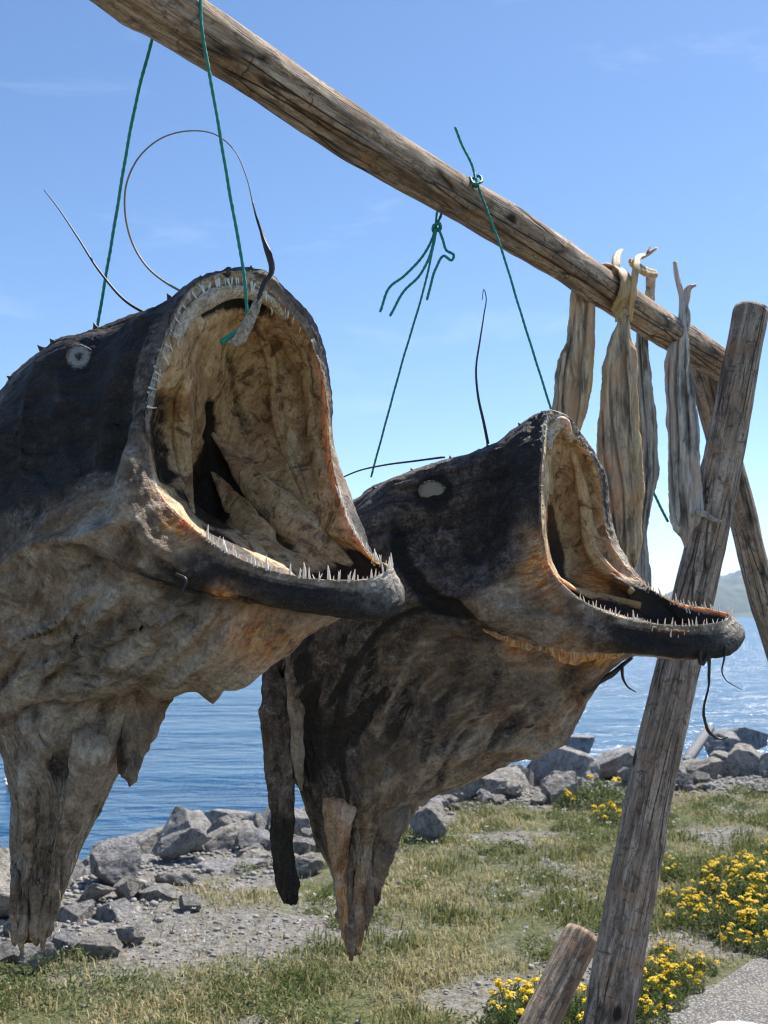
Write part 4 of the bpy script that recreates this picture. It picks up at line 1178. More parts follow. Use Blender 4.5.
cord('cord', 'short green cord end showing behind the grey dried cod near the post',
     [([P(640, 470, 3.75), P(652, 490, 3.72), P(660, 506, 3.70), P(668, 522, 3.68)], 40, CORD * 1.4)])

# ------------------------------------------------------------------ dried cod (stockfish)
def stockfish(name, label, prof, d0, mat, thick, seed, warm=None, lean=0.0, extra=None, tail=None):
    """prof rows: (py, xl, xr, depth offset); split and folded flesh gives a lobed section"""
    ns, nu = 72, 200
    pr = np.array(prof, float)
    ch = pr[:, 0]
    yy = np.linspace(ch[0], ch[-1], nu)
    rows = hermite(ch, pr, yy)
    th = np.arange(ns) / ns * 2 * PI
    lob = 1 + .20 * np.cos(2 * th + .6) + .10 * np.cos(5 * th + seed) 
    grid = []
    for k, (y, xl, xr, dd) in enumerate(rows):
        a = P(xl, y, d0 + dd); b = P(xr, y, d0 + dd)
        c = (a + b) / 2; w = np.linalg.norm(b - a) / 2
        tw = thick * w + .004
        sec = 1 - .45 * np.exp(-((np.angle(np.exp(1j * (th + PI / 2 + .25 * math.sin(k * .02 + seed))))) / .22) ** 2) * sstep(.08, .25, k / nu)
        x = np.cos(th) * w
        yv = np.sin(th) * tw * sec * (1 + .25 * np.cos(3 * th + seed + k * .01))
        grid.append(c + x[:, None] * np.array([1, 0, 0]) + yv[:, None] * np.array([0, 1, 0]))
    G = np.array(grid)
    du = np.gradient(G, axis=0); dv = np.roll(G, -1, 1) - np.roll(G, 1, 1)
    N = np.cross(du, dv); N /= np.linalg.norm(N, axis=2)[..., None] + 1e-12
    if ((G - G.mean(1, keepdims=True)) * N).sum() < 0: N = -N
    amp = sstep(0, .12, np.linspace(0, 1, nu))[:, None]
    fu = np.linspace(0, 1, nu)[:, None]
    sl = np.zeros((nu, ns))
    for an, wd, lo, hi in ((-1.15, .13, .06, .8), (-1.95, .10, .15, .97), (-2.6, .12, .3, .9)):
        wob = an + .22 * np.sin(fu * 7 + seed * 1.7) + .25 * (fu - .5)
        sl = np.maximum(sl, np.exp(-((np.angle(np.exp(1j * (th[None] - wob)))) / wd) ** 2) * sstep(lo, lo + .1, fu) * (1 - sstep(hi - .1, hi, fu)))
    G = G - N * (sl * .013)[..., None]
    G = G + N * (amp * (.0075 * (ridged(G * np.array([20, 20, 2.0]) + seed * 3.1, 3) - 1.1) + .005 * fbm(G * np.array([16, 16, 9]) + seed, 3)) + .0014 * fbm(G * 90 + seed, 2))[..., None]
    V = np.concatenate([G.reshape(-1, 3), G[0].mean(0)[None], G[-1].mean(0)[None]])
    n = nu * ns; j = np.arange(ns); j2 = (j + 1) % ns
    t = np.concatenate([np.stack([np.full(ns, n), j2, j], -1), np.stack([np.full(ns, n + 1), (nu - 1) * ns + j, (nu - 1) * ns + j2], -1)])
    w = np.zeros((nu, ns))
    if warm:
        for lo, hi, ang, wid, st in warm:
            f = np.linspace(0, 1, nu)[:, None]
            w += st * sstep(lo, lo + .06, f) * (1 - sstep(hi - .06, hi, f)) * np.exp(-(np.angle(np.exp(1j * (th[None] - ang))) / wid) ** 2)
    at = np.concatenate([np.clip(w, 0, 1).ravel(), [0, 0]])
    me = mesh_np('body', V, [grid_faces(nu, ns), t], {'warm': at, 'slit': np.concatenate([sl.ravel(), [0, 0]])})
    bm = bmesh.new(); bm.from_mesh(me); bmesh.ops.recalc_face_normals(bm, faces=bm.faces); bm.to_mesh(me); bm.free()
    root = empty(name, tuple(P((prof[0][1] + prof[0][2]) / 2, prof[0][0], d0)), label, 'dried cod', 'split dried cod hanging over the beam')
    link_mesh('body', me, mat, root)
    return root


def strip(path, widths, th, wdir, n=40, ns=14, seed=0, rough=.003):
    path = smooth_path(path, n)
    w = np.interp(np.linspace(0, 1, n), np.linspace(0, 1, len(widths)), widths)
    t = np.gradient(path, axis=0); t /= np.linalg.norm(t, axis=1)[:, None]
    wd = np.asarray(wdir, float)
    wd = wd - t * (t @ wd)[:, None]; wd /= np.linalg.norm(wd, axis=1)[:, None]
    nd = np.cross(t, wd)
    a = np.arange(ns) / ns * 2 * PI
    G = path[:, None] + np.cos(a)[None, :, None] * wd[:, None] * w[:, None, None] + np.sin(a)[None, :, None] * nd[:, None] * (th * (1 + .4 * np.sin(4 * a + seed)))[None, :, None] * np.minimum(1, w / .008)[:, None, None]
    G = G + rough * fbm(G * 60 + seed, 3)[..., None] * np.array([.6, 1, .6])
    V = np.concatenate([G.reshape(-1, 3), G[:1].mean(1), G[-1:].mean(1)])
    j = np.arange(ns); j2 = (j + 1) % ns; nn = n * ns
    tr = np.concatenate([np.stack([np.full(ns, nn), j2, j], -1), np.stack([np.full(ns, nn + 1), (n - 1) * ns + j, (n - 1) * ns + j2], -1)])
    return V, grid_faces(n, ns), tr


def strips(name, specs, mat, parent, warm=1.0):
    v, f = join_geo([strip(**s_) for s_ in specs])
    me = mesh_np(name, v, f, {'warm': np.full(len(v), warm)})
    bm = bmesh.new(); bm.from_mesh(me); bmesh.ops.recalc_face_normals(bm, faces=bm.faces); bm.to_mesh(me); bm.free()
    return link_mesh(name, me, mat, parent)


cod_a = stockfish('dried_cod', 'brown dried cod hanging behind the snout of the right monkfish', [(262, 574, 590, 0), (290, 571, 593, 0), (320, 568, 593, 0), (345, 563, 594, -.01), (365, 558, 592, -.02), (388, 554, 590, -.02), (412, 552, 586, -.02), (436, 553, 580, -.01), (470, 558, 578, 0), (500, 562, 572, 0)], 3.22, M['cod'], .5, 1, [(.15, .95, 0, .7, .8)])
cod_b = stockfish('dried_cod', 'long brown dried cod with its yellow split tail wrapped over the beam', [(316, 618, 629, 0), (324, 617, 630, 0), (335, 612, 631, 0), (352, 606, 635, 0), (380, 602, 638, -.01), (420, 599, 638, -.015), (458, 597, 642, -.02), (490, 602, 644, -.015), (520, 607, 642, 0), (550, 613, 640, 0), (572, 621, 637, .01), (588, 629, 634, .01)], 3.24, M['cod'], .55, 2, [(.05, .95, 0.0, .75, 1.0), (.1, .6, -PI + .2, .4, .5)])
cb = beam_pt(626)
ab = over_beam(607, -.9, PI * .72, .070)
bd = beam_pt(660) - beam_pt(600); bd /= np.linalg.norm(bd)
strips('tail', [dict(path=[P(624, 326, 3.25), P(624, 312, 3.25)] + [ab[k] for k in range(9)], widths=[.016, .020, .034, .050, .056, .056, .054, .050, .044, .036, .028], th=.008, wdir=bd, n=60, seed=1, rough=.006),
                dict(path=[P(617, 322, 3.235), P(617, 290, 3.22), P(616, 268, 3.23), P(617, 256, 3.28), P(622, 250, 3.34)], widths=[.006, .012, .016, .012, .004], th=.006, wdir=(1, .5, 0), seed=4),
                dict(path=[P(630, 322, 3.235), P(633, 290, 3.22), P(636, 268, 3.24), P(638, 258, 3.29), P(648, 254, 3.34), P(657, 248, 3.36)], widths=[.006, .010, .012, .012, .008, .003], th=.006, wdir=(1, .3, -.3), seed=5),
                dict(path=[P(630, 262, 3.27), P(642, 270, 3.30), P(650, 273, 3.34), P(656, 274, 3.36)], widths=[.014, .018, .016, .012], th=.006, wdir=(0, .3, 1), seed=6),
                dict(path=[P(642, 258, 3.33), P(648, 252, 3.34), P(650, 246, 3.34)], widths=[.006, .005, .002], th=.003, wdir=(1, 0, 0), seed=7, n=20)], M['cod'], cod_b, .85)
cod_c = stockfish('dried_cod', 'narrow shaded grey dried cod hanging behind the beam beside the yellow tailed one', [(276, 646, 656, -.06), (300, 645, 654, 0), (330, 636, 648, 0), (350, 634, 650, 0), (372, 633, 652, 0), (400, 634, 655, 0), (440, 637, 658, 0), (478, 640, 657, 0), (505, 639, 653, 0), (540, 638, 648, 0), (562, 636, 651, 0), (590, 636, 652, 0), (612, 639, 648, 0)], 3.62, M['cod_grey'], .45, 3)
cod_d = stockfish('dried_cod', 'pale grey dried cod with a forked tail standing above the beam near the post', [(262, 673, 677, .03), (280, 674, 681, .03), (298, 677, 687, .02), (315, 676, 689, 0), (340, 669, 690, -.02), (380, 666, 692, -.02), (420, 667, 698, -.02), (450, 668, 700, -.02), (480, 667, 701, -.02), (500, 667, 703, -.02), (520, 670, 701, -.02), (535, 677, 696, -.02), (548, 686, 690, -.02)], 3.60, M['cod_grey'], .5, 4)
strips('tail', [dict(path=[P(683, 312, 3.61), P(686, 298, 3.61), P(689, 288, 3.62), P(696, 285, 3.62)], widths=[.012, .014, .012, .005], th=.006, wdir=(1, 0, .3), seed=2)], M['cod_grey'], cod_d, .25)
strips('fin', [dict(path=[P(697, 512, 3.56), P(706, 515, 3.54), P(714, 520, 3.53), P(722, 521, 3.52)], widths=[.012, .010, .008, .003], th=.006, wdir=(0, .3, 1), seed=3)], M['cod_grey'], cod_d, .2)

# ------------------------------------------------------------------ terrain
SHORE = np.array([(-90, -90), (-25, -18), (-8, -1.2), (-3.4, 4.5), (-2.0, 6.0), (-1.35, 6.9), (-.75, 8.0), (.3, 9.4), (1.9, 10.3), (3.6, 10.6), (8, 11.2), (20, 13.5), (90, 24)], float)


def shore_sd(x, y):
    """distance past the edge of the land (positive = towards the water)"""
    p = np.stack([np.asarray(x, float), np.asarray(y, float)], -1)
    best = np.full(p.shape[:-1], 1e9); sg = np.zeros(p.shape[:-1])
    for a, b in zip(SHORE[:-1], SHORE[1:]):
        ab = b - a
        t = np.clip(((p - a) @ ab) / (ab @ ab), 0, 1)
        q = p - a - t[..., None] * ab
        d = np.linalg.norm(q, axis=-1)
        c = ab[0] * q[..., 1] - ab[1] * q[..., 0]
        m = d < best
        best = np.where(m, d, best); sg = np.where(m, np.sign(c), sg)
    return best * sg


WATER_Z = -1.0


def land_z(x, y):
    sd = shore_sd(x, y)
    sd = sd * (1 - .36 * sstep(-.5, 2.0, np.asarray(x, float)))
    base = .035 * fbm(np.stack([np.asarray(x) * .7, np.asarray(y) * .7, np.zeros_like(x)], -1), 4)
    fade = 1 - sstep(-.3, .0, -np.hypot(x, y) / 1e9)
    return base - 1.9 * sstep(.1, 4.4, sd) - .6 * sstep(4, 9, sd)


PATH_A = np.array(on_plane(604, 1040)[:2]); PATH_B = np.array(on_plane(768, 932)[:2])
_pd = (PATH_B - PATH_A) / np.linalg.norm(PATH_B - PATH_A)
_pn = np.array([_pd[1], -_pd[0]])


def path_sd(x, y):
    """positive on the path side (towards the camera)"""
    q = np.stack([np.asarray(x, float) - PATH_A[0], np.asarray(y, float) - PATH_A[1]], -1)
    s_ = q @ _pd
    return q @ _pn + .10 * fbm(np.stack([s_ * 1.3, s_ * 0, s_ * 0], -1), 3) - .035 * np.clip(s_, -3, 4) ** 2 * .5


gx = np.unique(np.concatenate([np.linspace(-90, -6, 40), np.linspace(-6, 9, 240), np.linspace(9, 90, 40)]))
gy = np.unique(np.concatenate([np.linspace(-90, 1, 40), np.linspace(1, 16, 240), np.linspace(16, 40, 20)]))
GX, GY = np.meshgrid(gx, gy, indexing='ij')
psd = path_sd(GX, GY)
GZ = land_z(GX, GY) * (1 - sstep(-.3, .25, psd)) + sstep(-.3, .25, psd) * -.02
TX = dict(gx=gx, gy=gy)


def z_at(x, y):
    p = path_sd(x, y)
    return land_z(x, y) * (1 - sstep(-.3, .25, p)) + sstep(-.3, .25, p) * -.02


n = NT('coastal_soil')
c = n.coord()
a1 = n.noise(c, 1.4, 5, .6); a2 = n.noise(c, 22, 6, .7); a3 = n.voro(c, 55)
soil = n.ramp(a2, [(.3, (.075, .068, .060)), (.5, (.175, .162, .145)), (.7, (.30, .285, .265))])
moss = n.ramp(a2, [(.3, (.035, .050, .016)), (.6, (.105, .110, .040)), (.75, (.20, .17, .085))])
gm = n.attr('veg')
gcol = n.mix(n.math('MULTIPLY', gm, n.ramp(a1, [(.3, .5), (.6, 1)])), soil, moss)
gcol = n.mix(n.ramp(a3, [(.08, .35), (.3, 0)]), gcol, (.40, .37, .34))
n.set(Base_Color=gcol, Roughness=.95, Normal=n.bump(n.math('ADD', a2, n.math('MULTIPLY', a3, .5)), .8, .02))
n.b.inputs['Specular IOR Level'].default_value = .15
M['soil'] = n.m


def bare(x, y):
    """1 where the ground is bare gravel"""
    px, _ = proj(np.stack([x, y, np.zeros_like(x)], -1))
    nz = fbm(np.stack([np.asarray(x) * 1.5, np.asarray(y) * 1.5, np.zeros_like(x) + 3], -1), 4)
    g = np.exp(-(((np.asarray(x) + 1.05) / .85) ** 2 + ((np.asarray(y) - 5.75) / .66) ** 2) ** 1.5)      # the gravel spread below the left fish
    g2 = sstep(-.75, .1, shore_sd(x, y))
    return np.clip(g * 1.0 + g2 + sstep(.22, .42, nz) * .85, 0, 1)


veg = 1 - bare(GX, GY)
land = link_mesh('ground', mesh_np('ground', np.stack([GX, GY, GZ], -1).reshape(-1, 3), grid_faces(len(gx), len(gy), False)[:, ::-1], {'veg': veg.ravel()}), M['soil'])
props(land, kind='structure')

# the path
n = NT('gravel_asphalt')
c = n.coord()
vv = n.voro(c, 95, 'F1', 'Color'); vd = n.voro(c, 95)
sep = n.n('ShaderNodeSeparateColor'); n.lk(vv, sep.inputs[0])
st = n.ramp(sep.outputs[0], [(0, (.10, .095, .09)), (.5, (.22, .205, .19)), (1, (.42, .40, .37))])
col = n.mix(n.ramp(vd, [(.35, 0), (.62, .8)]), st, (.055, .050, .047))
col = n.mix(n.ramp(n.noise(c, 3, 4), [(.45, 0), (.7, .4)]), col, (.26, .225, .18))
n.set(Base_Color=col, Roughness=.92, Normal=n.bump(n.math('SUBTRACT', 1.0, vd), .9, .008))
M['path'] = n.m
PV = [(GX, GY)]
px_ = np.unique(np.concatenate([np.linspace(-1.5, 6, 180), np.linspace(6, 40, 20)])); qy = np.linspace(-12, 0, 60)
sl = np.linspace(-6, 26, 320); off = np.concatenate([np.linspace(0, .5, 14), np.linspace(.6, 3.2, 14)])
edge_pts = []
for s_ in sl:
    base = PATH_A + _pd * s_
    # find the offset where path_sd = 0 along the normal
    o_ = np.linspace(-2, 14, 400)
    pp = base[None] + o_[:, None] * _pn[None]
    sdv = path_sd(pp[:, 0], pp[:, 1])
    k = np.argmax(sdv > 0)
    edge_pts.append(o_[k] if sdv[k] > 0 else 14)
edge_pts = np.array(edge_pts)
OFF = edge_pts[:, None] + off[None, :]
PXY = PATH_A + _pd * sl[:, None, None] + _pn * OFF[..., None]
PZ = np.where(off[None, :] < .02, -.03, -.012) + 0 * OFF
path = link_mesh('path', mesh_np('path', np.concatenate([PXY, PZ[..., None]], -1).reshape(-1, 3), grid_faces(len(sl), len(off), False)), M['path'])
props(path, kind='structure')
pm = on_plane(735, 1026, -.008)
bm = bmesh.new()
r_ = random.Random(5)
ring = [bm.verts.new((pm.x + math.cos(a) * (.085 + .02 * r_.random()), pm.y + math.sin(a) * (.05 + .02 * r_.random()), -.008)) for a in np.linspace(0, 2 * PI, 22)[:-1]]
bm.faces.new(ring)
me = bpy.data.meshes.new('painted_marking'); bm.to_mesh(me); bm.free()
props(link_mesh('painted_marking', me, plain('white_paint', (.62, .63, .64), .6, 90, .15)), kind='structure')

# ------------------------------------------------------------------ water
n = NT('sea_water')
c = n.coord()
w1 = n.noise(n.scale(c, (.55, 1.25, 1)), 1.6, 5, .55, .6)
w2 = n.noise(n.scale(c, (.6, 1.3, 1)), .28, 4, .5)
w3 = n.noise(n.scale(c, (.7, 1.3, 1)), 6.5, 3, .5)
h = n.math('ADD', n.math('ADD', n.math('MULTIPLY', w1, .26), n.math('MULTIPLY', w2, .7)), n.math('MULTIPLY', w3, .035))
n.set(Base_Color=n.mix(n.ramp(w2, [(.35, 0), (.65, 1)]), (.006, .050, .120), (.010, .068, .150)), Roughness=.20, IOR=1.33, Normal=n.bump(h, 1.0, .85))
M['water'] = n.m
wx = np.array([-3000., -600, -100, -20, 0, 20, 100, 600, 3000]); wy = np.array([-100., 0, 8, 20, 60, 200, 600, 1500, 3000])
WX, WY = np.meshgrid(wx, wy, indexing='ij')
water = link_mesh('water', mesh_np('water', np.stack([WX, WY, 0 * WX + WATER_Z], -1).reshape(-1, 3), grid_faces(9, 9, False)[:, ::-1]), M['water'])
props(water, kind='structure')

# ------------------------------------------------------------------ far hills
n = NT('wooded_hill')
c = n.coord()
n.set(Base_Color=n.ramp(n.noise(c, .05, 6, .65), [(.35, (.020, .036, .016)), (.6, (.060, .078, .036)), (.75, (.13, .12, .09))]), Roughness=.95)
M['hill'] = n.m


def hill(name, x0, x1, y0, y1, h, seed, nx=160, ny=60, base=-1.2, prof=None):
    X, Y = np.meshgrid(np.linspace(x0, x1, nx), np.linspace(y0, y1, ny), indexing='ij')
    e = np.sin(PI * (Y - y0) / (y1 - y0)) ** .8
    z = h * np.interp(X, *prof) * e
    z = z * (1 + .16 * fbm(np.stack([X * .012, Y * .012, X * 0 + seed], -1), 5)) + .045 * h * fbm(np.stack([X * .05, Y * .05, X * 0 + seed], -1), 4) * e
    return props(link_mesh(name, mesh_np(name, np.stack([X, Y, z + base], -1).reshape(-1, 3), grid_faces(nx, ny, False)[:, ::-1]), M['hill']), kind='structure')


# ridge seen at the right: about 1.5 km away
q = 1600 / F
hill('hills', 200, 900, 1500, 1750, 55, 2, prof=([200, 370, 385, 420, 445, 470, 500, 530, 560, 600, 680, 760, 900], [.0, .05, .25, .62, .88, .93, .80, .86, 1.0, 1.05, .8, .6, .0]))
hill('hills', 440, 1100, 1900, 2300, 88, 6, prof=([440, 560, 620, 670, 740, 900, 1100], [0, .35, .75, .92, 1, .7, .3]))
hill('shoreline', 420, 820, 1300, 1420, 10, 9, prof=([420, 440, 470, 540, 700, 820], [.0, .5, .8, 1, 1, .5]))

# ------------------------------------------------------------------ rocks
n = NT('shore_rock')
c = n.coord()
oi = n.n('ShaderNodeObjectInfo').outputs['Random']
va = n.n('ShaderNodeVectorMath'); va.operation = 'ADD'; n.lk(c, va.inputs[0]); n.lk(oi, va.inputs[1])
c = va.outputs[0]
r1 = n.noise(c, 2.2, 8, .68, .5); r2 = n.noise(c, 14, 6, .7); r3 = n.noise(n.scale(c, (1, 1, .25)), 7, 6, .65, 1.0)
col = n.ramp(n.math('ADD', n.math('MULTIPLY', r1, .5), n.math('MULTIPLY', r3, .5)), [(.30, (.075, .072, .070)), (.43, (.24, .235, .23)), (.50, (.40, .39, .38)), (.60, (.56, .545, .525))])
col = n.mix(n.ramp(r2, [(.54, 0), (.62, .6)]), col, (.060, .056, .052))
lich = n.noise(c, 5, 7, .75)
col = n.mix(n.ramp(lich, [(.57, 0), (.62, .55)]), col, (.50, .47, .38))
gz = n.n('ShaderNodeSeparateXYZ'); n.lk(n.n('ShaderNodeNewGeometry').outputs['Position'], gz.inputs[0])
tide = n.n('ShaderNodeMapRange'); n.lk(n.math('ADD', gz.outputs[2], n.math('MULTIPLY', r1, .3)), tide.inputs[0])
tide.inputs[1].default_value = -.62; tide.inputs[2].default_value = -.45; tide.inputs[3].default_value = .75; tide.inputs[4].default_value = 0
col = n.mix(tide.outputs[0], col, (.040, .038, .030))
tint = n.mix(oi, (.80, .80, .84), (1.05, .98, .88))
col = n.mix(1.0, col, tint, 'MULTIPLY')
n.set(Base_Color=col, Roughness=.88, Normal=n.bump(n.math('ADD', r1, n.math('MULTIPLY', r2, .45)), .9, .10))
n.b.inputs['Specular IOR Level'].default_value = .25
M['rock'] = n.m


def rock_mesh(seed, sub=5, cuts=18):
    r = np.random.default_rng(seed)
    bm = bmesh.new(); bmesh.ops.create_icosphere(bm, subdivisions=sub, radius=1)
    V = np.array([v_.co for v_ in bm.verts])
    V = V * (1 + .22 * fbm(V * 1.1 + seed * 3.3, 3))[:, None]
    for k in range(cuts):
        nn = r.normal(size=3); nn /= np.linalg.norm(nn)
        cc = r.uniform(.46, .86)
        d_ = V @ nn
        over = np.maximum(0, d_ - cc)
        V = V - nn * (over * .97)[:, None]
    V = V * (1 + .030 * fbm(V * 6 + seed, 5) - .045 * np.clip(ridged(V * 1.7 + seed, 3) - 1.25, 0, 1))[:, None]
    for v_, q_ in zip(bm.verts, V): v_.co = q_
    me = bpy.data.meshes.new('rock'); bm.to_mesh(me); bm.free()
    me.materials.append(M['rock'])
    me.polygons.foreach_set('use_smooth', np.ones(len(me.polygons), bool))
    return me


ROCK = [rock_mesh(100 + k) for k in range(12)]


def rock(loc, size, rot, k, label, group=None, name='rock'):
    o = bpy.data.objects.new(name, ROCK[k % len(ROCK)])
    COL.objects.link(o)
    o.location = loc; o.scale = size; o.rotation_euler = rot
    return props(o, label, 'rock', group)


def rock_px(px, py, wpx, hpx, z, k, label, yaw=0.0, deep=.9, tilt=0.0, group=None):
    """a rock whose middle shows at (px, py), with its base near height z"""
    g = on_plane(px, py + hpx * .42, z)
    d = g.y * CP
    w = wpx / F * g.length / 2; h_ = hpx / F * g.length / 2
    loc = (g.x, g.y + w * deep * .6, z + h_ * .75)
    o = rock(loc, (w * 1.18, w * deep * 1.18, h_ * 1.45), (tilt, tilt * .5, yaw), k, label, group)
    return (g.x, g.y + w * deep * .6, w)


placed = []
NAMED = [
    (275, 830, 68, 48, -.25, 0, 'dark flat-topped block of rock standing in the water between the two fish', .3),
    (218, 853, 78, 44, -.15, 1, 'rounded pale boulder on the shore under the left fish belly', .8),
    (222, 834, 36, 22, -.05, 2, 'small rounded stone resting on top of the pale boulder', .2),
    (222, 878, 100, 22, -.1, 3, 'long low slab of rock in front of the pale boulder', .1),
    (136, 876, 62, 32, -.25, 4, 'grey boulder at the waterline right of the left fish tail', .5),
    (92, 886, 60, 34, -.2, 5, 'sunlit boulder beside the tail of the left fish', 1.2),
    (112, 918, 52, 32, -.05, 6, 'pale angular stone on the gravel next to the left fish tail', .6),
    (72, 922, 44, 30, -.05, 7, 'stone touching the right side of the left fish tail', .9),
    (4, 897, 40, 44, -.1, 8, 'dark boulder at the left edge of the picture', .4),
    (562, 778, 78, 54, -.15, 9, 'big pale boulder below the chin of the right fish', .2),
    (572, 748, 58, 24, -.55, 10, 'smooth dark rock in the water behind the big pale boulder', .2),
    (560, 794, 54, 30, -.05, 11, 'dark cracked rock at the foot of the big pale boulder', .7),
    (500, 790, 78, 40, -.1, 1, 'pale sloping rock just right of the right fish belly', 1.5),
    (430, 826, 50, 36, 0, 3, 'dark rough rock behind the tail of the right fish', .9),
    (725, 743, 46, 24, -.35, 5, 'brown rock at the waterline just right of the hanging thread', .4),
    (755, 742, 40, 24, -.45, 10, 'dark rounded rock in the water at the right edge', .9),
    (745, 768, 60, 24, -.15, 2, 'grey slab among the rocks near the right edge', .3),
    (690, 772, 26, 22, -.15, 4, 'dark angular stone at the lower end of the grey post among the rocks', .5),
    (640, 762, 34, 20, -.3, 6, 'small dark rock right behind the leaning post', .2),
]
for px, py, wp, hp, z, k, lab, yaw in NAMED:
    placed.append(rock_px(px, py, wp, hp, z, k, lab, yaw, tilt=random.uniform(-.15, .15)))
cnt = 0
GRP = 'loose shore rocks'
for k, (px, py, wp, hp, z) in enumerate(((30, 962, 40, 22, 0), (60, 946, 36, 20, 0), (98, 948, 40, 18, 0), (18, 930, 52, 28, -.03), (152, 902, 50, 26, -.05), (178, 886, 46, 24, -.08), (44, 900, 48, 30, -.1), (130, 936, 30, 15, 0), (190, 908, 32, 16, 0), (250, 862, 40, 20, -.05), (300, 868, 40, 20, -.02), (160, 862, 44, 24, -.2), (8, 958, 30, 20, 0))):
    placed.append(rock_px(px, py, wp, hp, z, k + 3, 'grey shore rock lying loose in the bank between grass and water', k * 1.3, tilt=random.uniform(-.2, .2), group=GRP))
for k in range(5000):
    x = random.uniform(-6, 9); y = random.uniform(3, 17)
    sd = float(shore_sd(np.array([x]), np.array([y]))[0])
    if sd < -.35 or sd > 2.3 + 1.1 * min(1, max(0, x / 2)): continue
    pxy, _ = proj(np.array([[x, y, -.2]]))
    if not (-60 < pxy[0, 0] < 830): continue
    s_ = random.uniform(.09, .19) if random.random() < .55 else random.uniform(.19, .37)
    if sd < -.05: s_ = random.uniform(.05, .14)
    ok = True
    for (qx, qy, qr) in placed:
        if math.hypot(x - qx, y - qy) < (s_ + qr) * .56: ok = False; break
    if not ok: continue
    placed.append((x, y, s_))
    z = float(z_at(np.array([x]), np.array([y]))[0])
    rock((x, y, z + s_ * .42), (s_ * random.uniform(.9, 1.4), s_ * random.uniform(.8, 1.2), s_ * random.uniform(.55, .9)), (random.uniform(-.4, .4), random.uniform(-.4, .4), random.uniform(0, 6.28)), random.randrange(12),
         'grey shore rock lying loose in the bank between grass and water', GRP)
    cnt += 1
    if cnt > 262: break

# squared grey post lying among the rocks
g1 = on_plane(686, 776, -.22); g2 = on_plane(710, 752, -.30)
bm = bmesh.new()
bmesh.ops.create_cube(bm, size=1)
bmesh.ops.bevel(bm, geom=bm.edges[:], offset=.08, segments=2, affect='EDGES')
me = bpy.data.meshes.new('concrete_post'); bm.to_mesh(me); bm.free()
o = link_mesh('concrete_post', me, plain('pale_concrete', (.17, .17, .18), .85, 25, .35, .5, .02))
mid_ = (g1 + g2) / 2
o.location = mid_ + Vector((0, -.05, .26))
o.rotation_mode = 'QUATERNION'; o.rotation_quaternion = (g2 + Vector((0, .0, .16)) - g1).to_track_quat('Z', 'Y')
o.scale = (.10, .10, (g2 - g1).length + .12)
props(o, 'short pale squared post lying tilted among the shore rocks on the right', 'post')

# gravel: small stones nobody could count
bm = bmesh.new(); bmesh.ops.create_icosphere(bm, subdivisions=1, radius=1)
PV0 = np.array([v_.co for v_ in bm.verts]); PF0 = np.array([[v_.index for v_ in f_.verts] for f_ in bm.faces]); bm.free()
N_G = 60000
xs = RNG.uniform(-4.5, 7, N_G); ys = RNG.uniform(4.0, 13.2, N_G)
sd = shore_sd(xs, ys); bb_ = bare(xs, ys); pp_ = path_sd(xs, ys)
keep = (sd < 1.4) & (RNG.random(N_G) < .04 + bb_ * .9) & (pp_ < .02)
xs, ys, sd = xs[keep], ys[keep], sd[keep]
sz = RNG.gamma(1.4, .0022, len(xs)) + .0028
sz = np.where(sd > -.5, sz * 2.2, sz)
zs = z_at(xs, ys)
parts_v = []
base_j = PV0[None] * (1 + .25 * RNG.normal(size=(len(xs), len(PV0), 1)) * .6)
sc3 = np.stack([sz * RNG.uniform(.8, 1.4, len(xs)), sz * RNG.uniform(.8, 1.3, len(xs)), sz * RNG.uniform(.5, .9, len(xs))], -1)
Vg = base_j * sc3[:, None] + np.stack([xs, ys, zs + sz * .25], -1)[:, None]
Fg = PF0[None] + (np.arange(len(xs)) * len(PV0))[:, None, None]
n = NT('gravel_stone')
c = n.coord(); oi = n.attr('tone')
n.set(Base_Color=n.mix(n.noise(c, 60, 4), n.ramp(oi, [(0, (.10, .095, .09)), (.5, (.22, .21, .20)), (1, (.40, .385, .36))]), (.28, .265, .25)), Roughness=.9)
gr = link_mesh('gravel', mesh_np('gravel', Vg.reshape(-1, 3), Fg.reshape(-1, 3), {'tone': np.repeat(RNG.random(len(xs)), len(PV0))}), n.m, smooth=False)
props(gr, 'loose grey gravel and small stones scattered over the bare ground', 'gravel', kind='stuff')

# ------------------------------------------------------------------ vegetation
def mat_leaf(name, stops, trans=.35):
    n = NT(name)
    t = n.attr('tone')
    col = n.ramp(t, stops)
    n.set(Base_Color=col, Roughness=.6)
    n.b.inputs['Specular IOR Level'].default_value = .25
    tr = n.n('ShaderNodeBsdfTranslucent'); n.lk(col, tr.inputs['Color'])
    mx = n.n('ShaderNodeMixShader'); mx.inputs[0].default_value = trans
    n.lk(n.b.outputs[0], mx.inputs[1]); n.lk(tr.outputs[0], mx.inputs[2]); n.lk(mx.outputs[0], n.out.inputs['Surface'])
    return n.m


M['grass'] = mat_leaf('meadow_grass', [(0, (.050, .075, .020)), (.35, (.110, .140, .036)), (.6, (.21, .205, .070)), (.8, (.38, .32, .15)), (1, (.52, .44, .26))])
M['herb'] = mat_leaf('herb_leaf', [(0, (.040, .065, .020)), (.5, (.100, .140, .042)), (1, (.24, .25, .10))])
M['yellow'] = mat_leaf('yellow_petal', [(0, (.60, .36, .008)), (.5, (.78, .54, .010)), (1, (.85, .66, .03))], .25)
M['white'] = mat_leaf('white_petal', [(0, (.62, .60, .54)), (1, (.82, .81, .78))], .25)


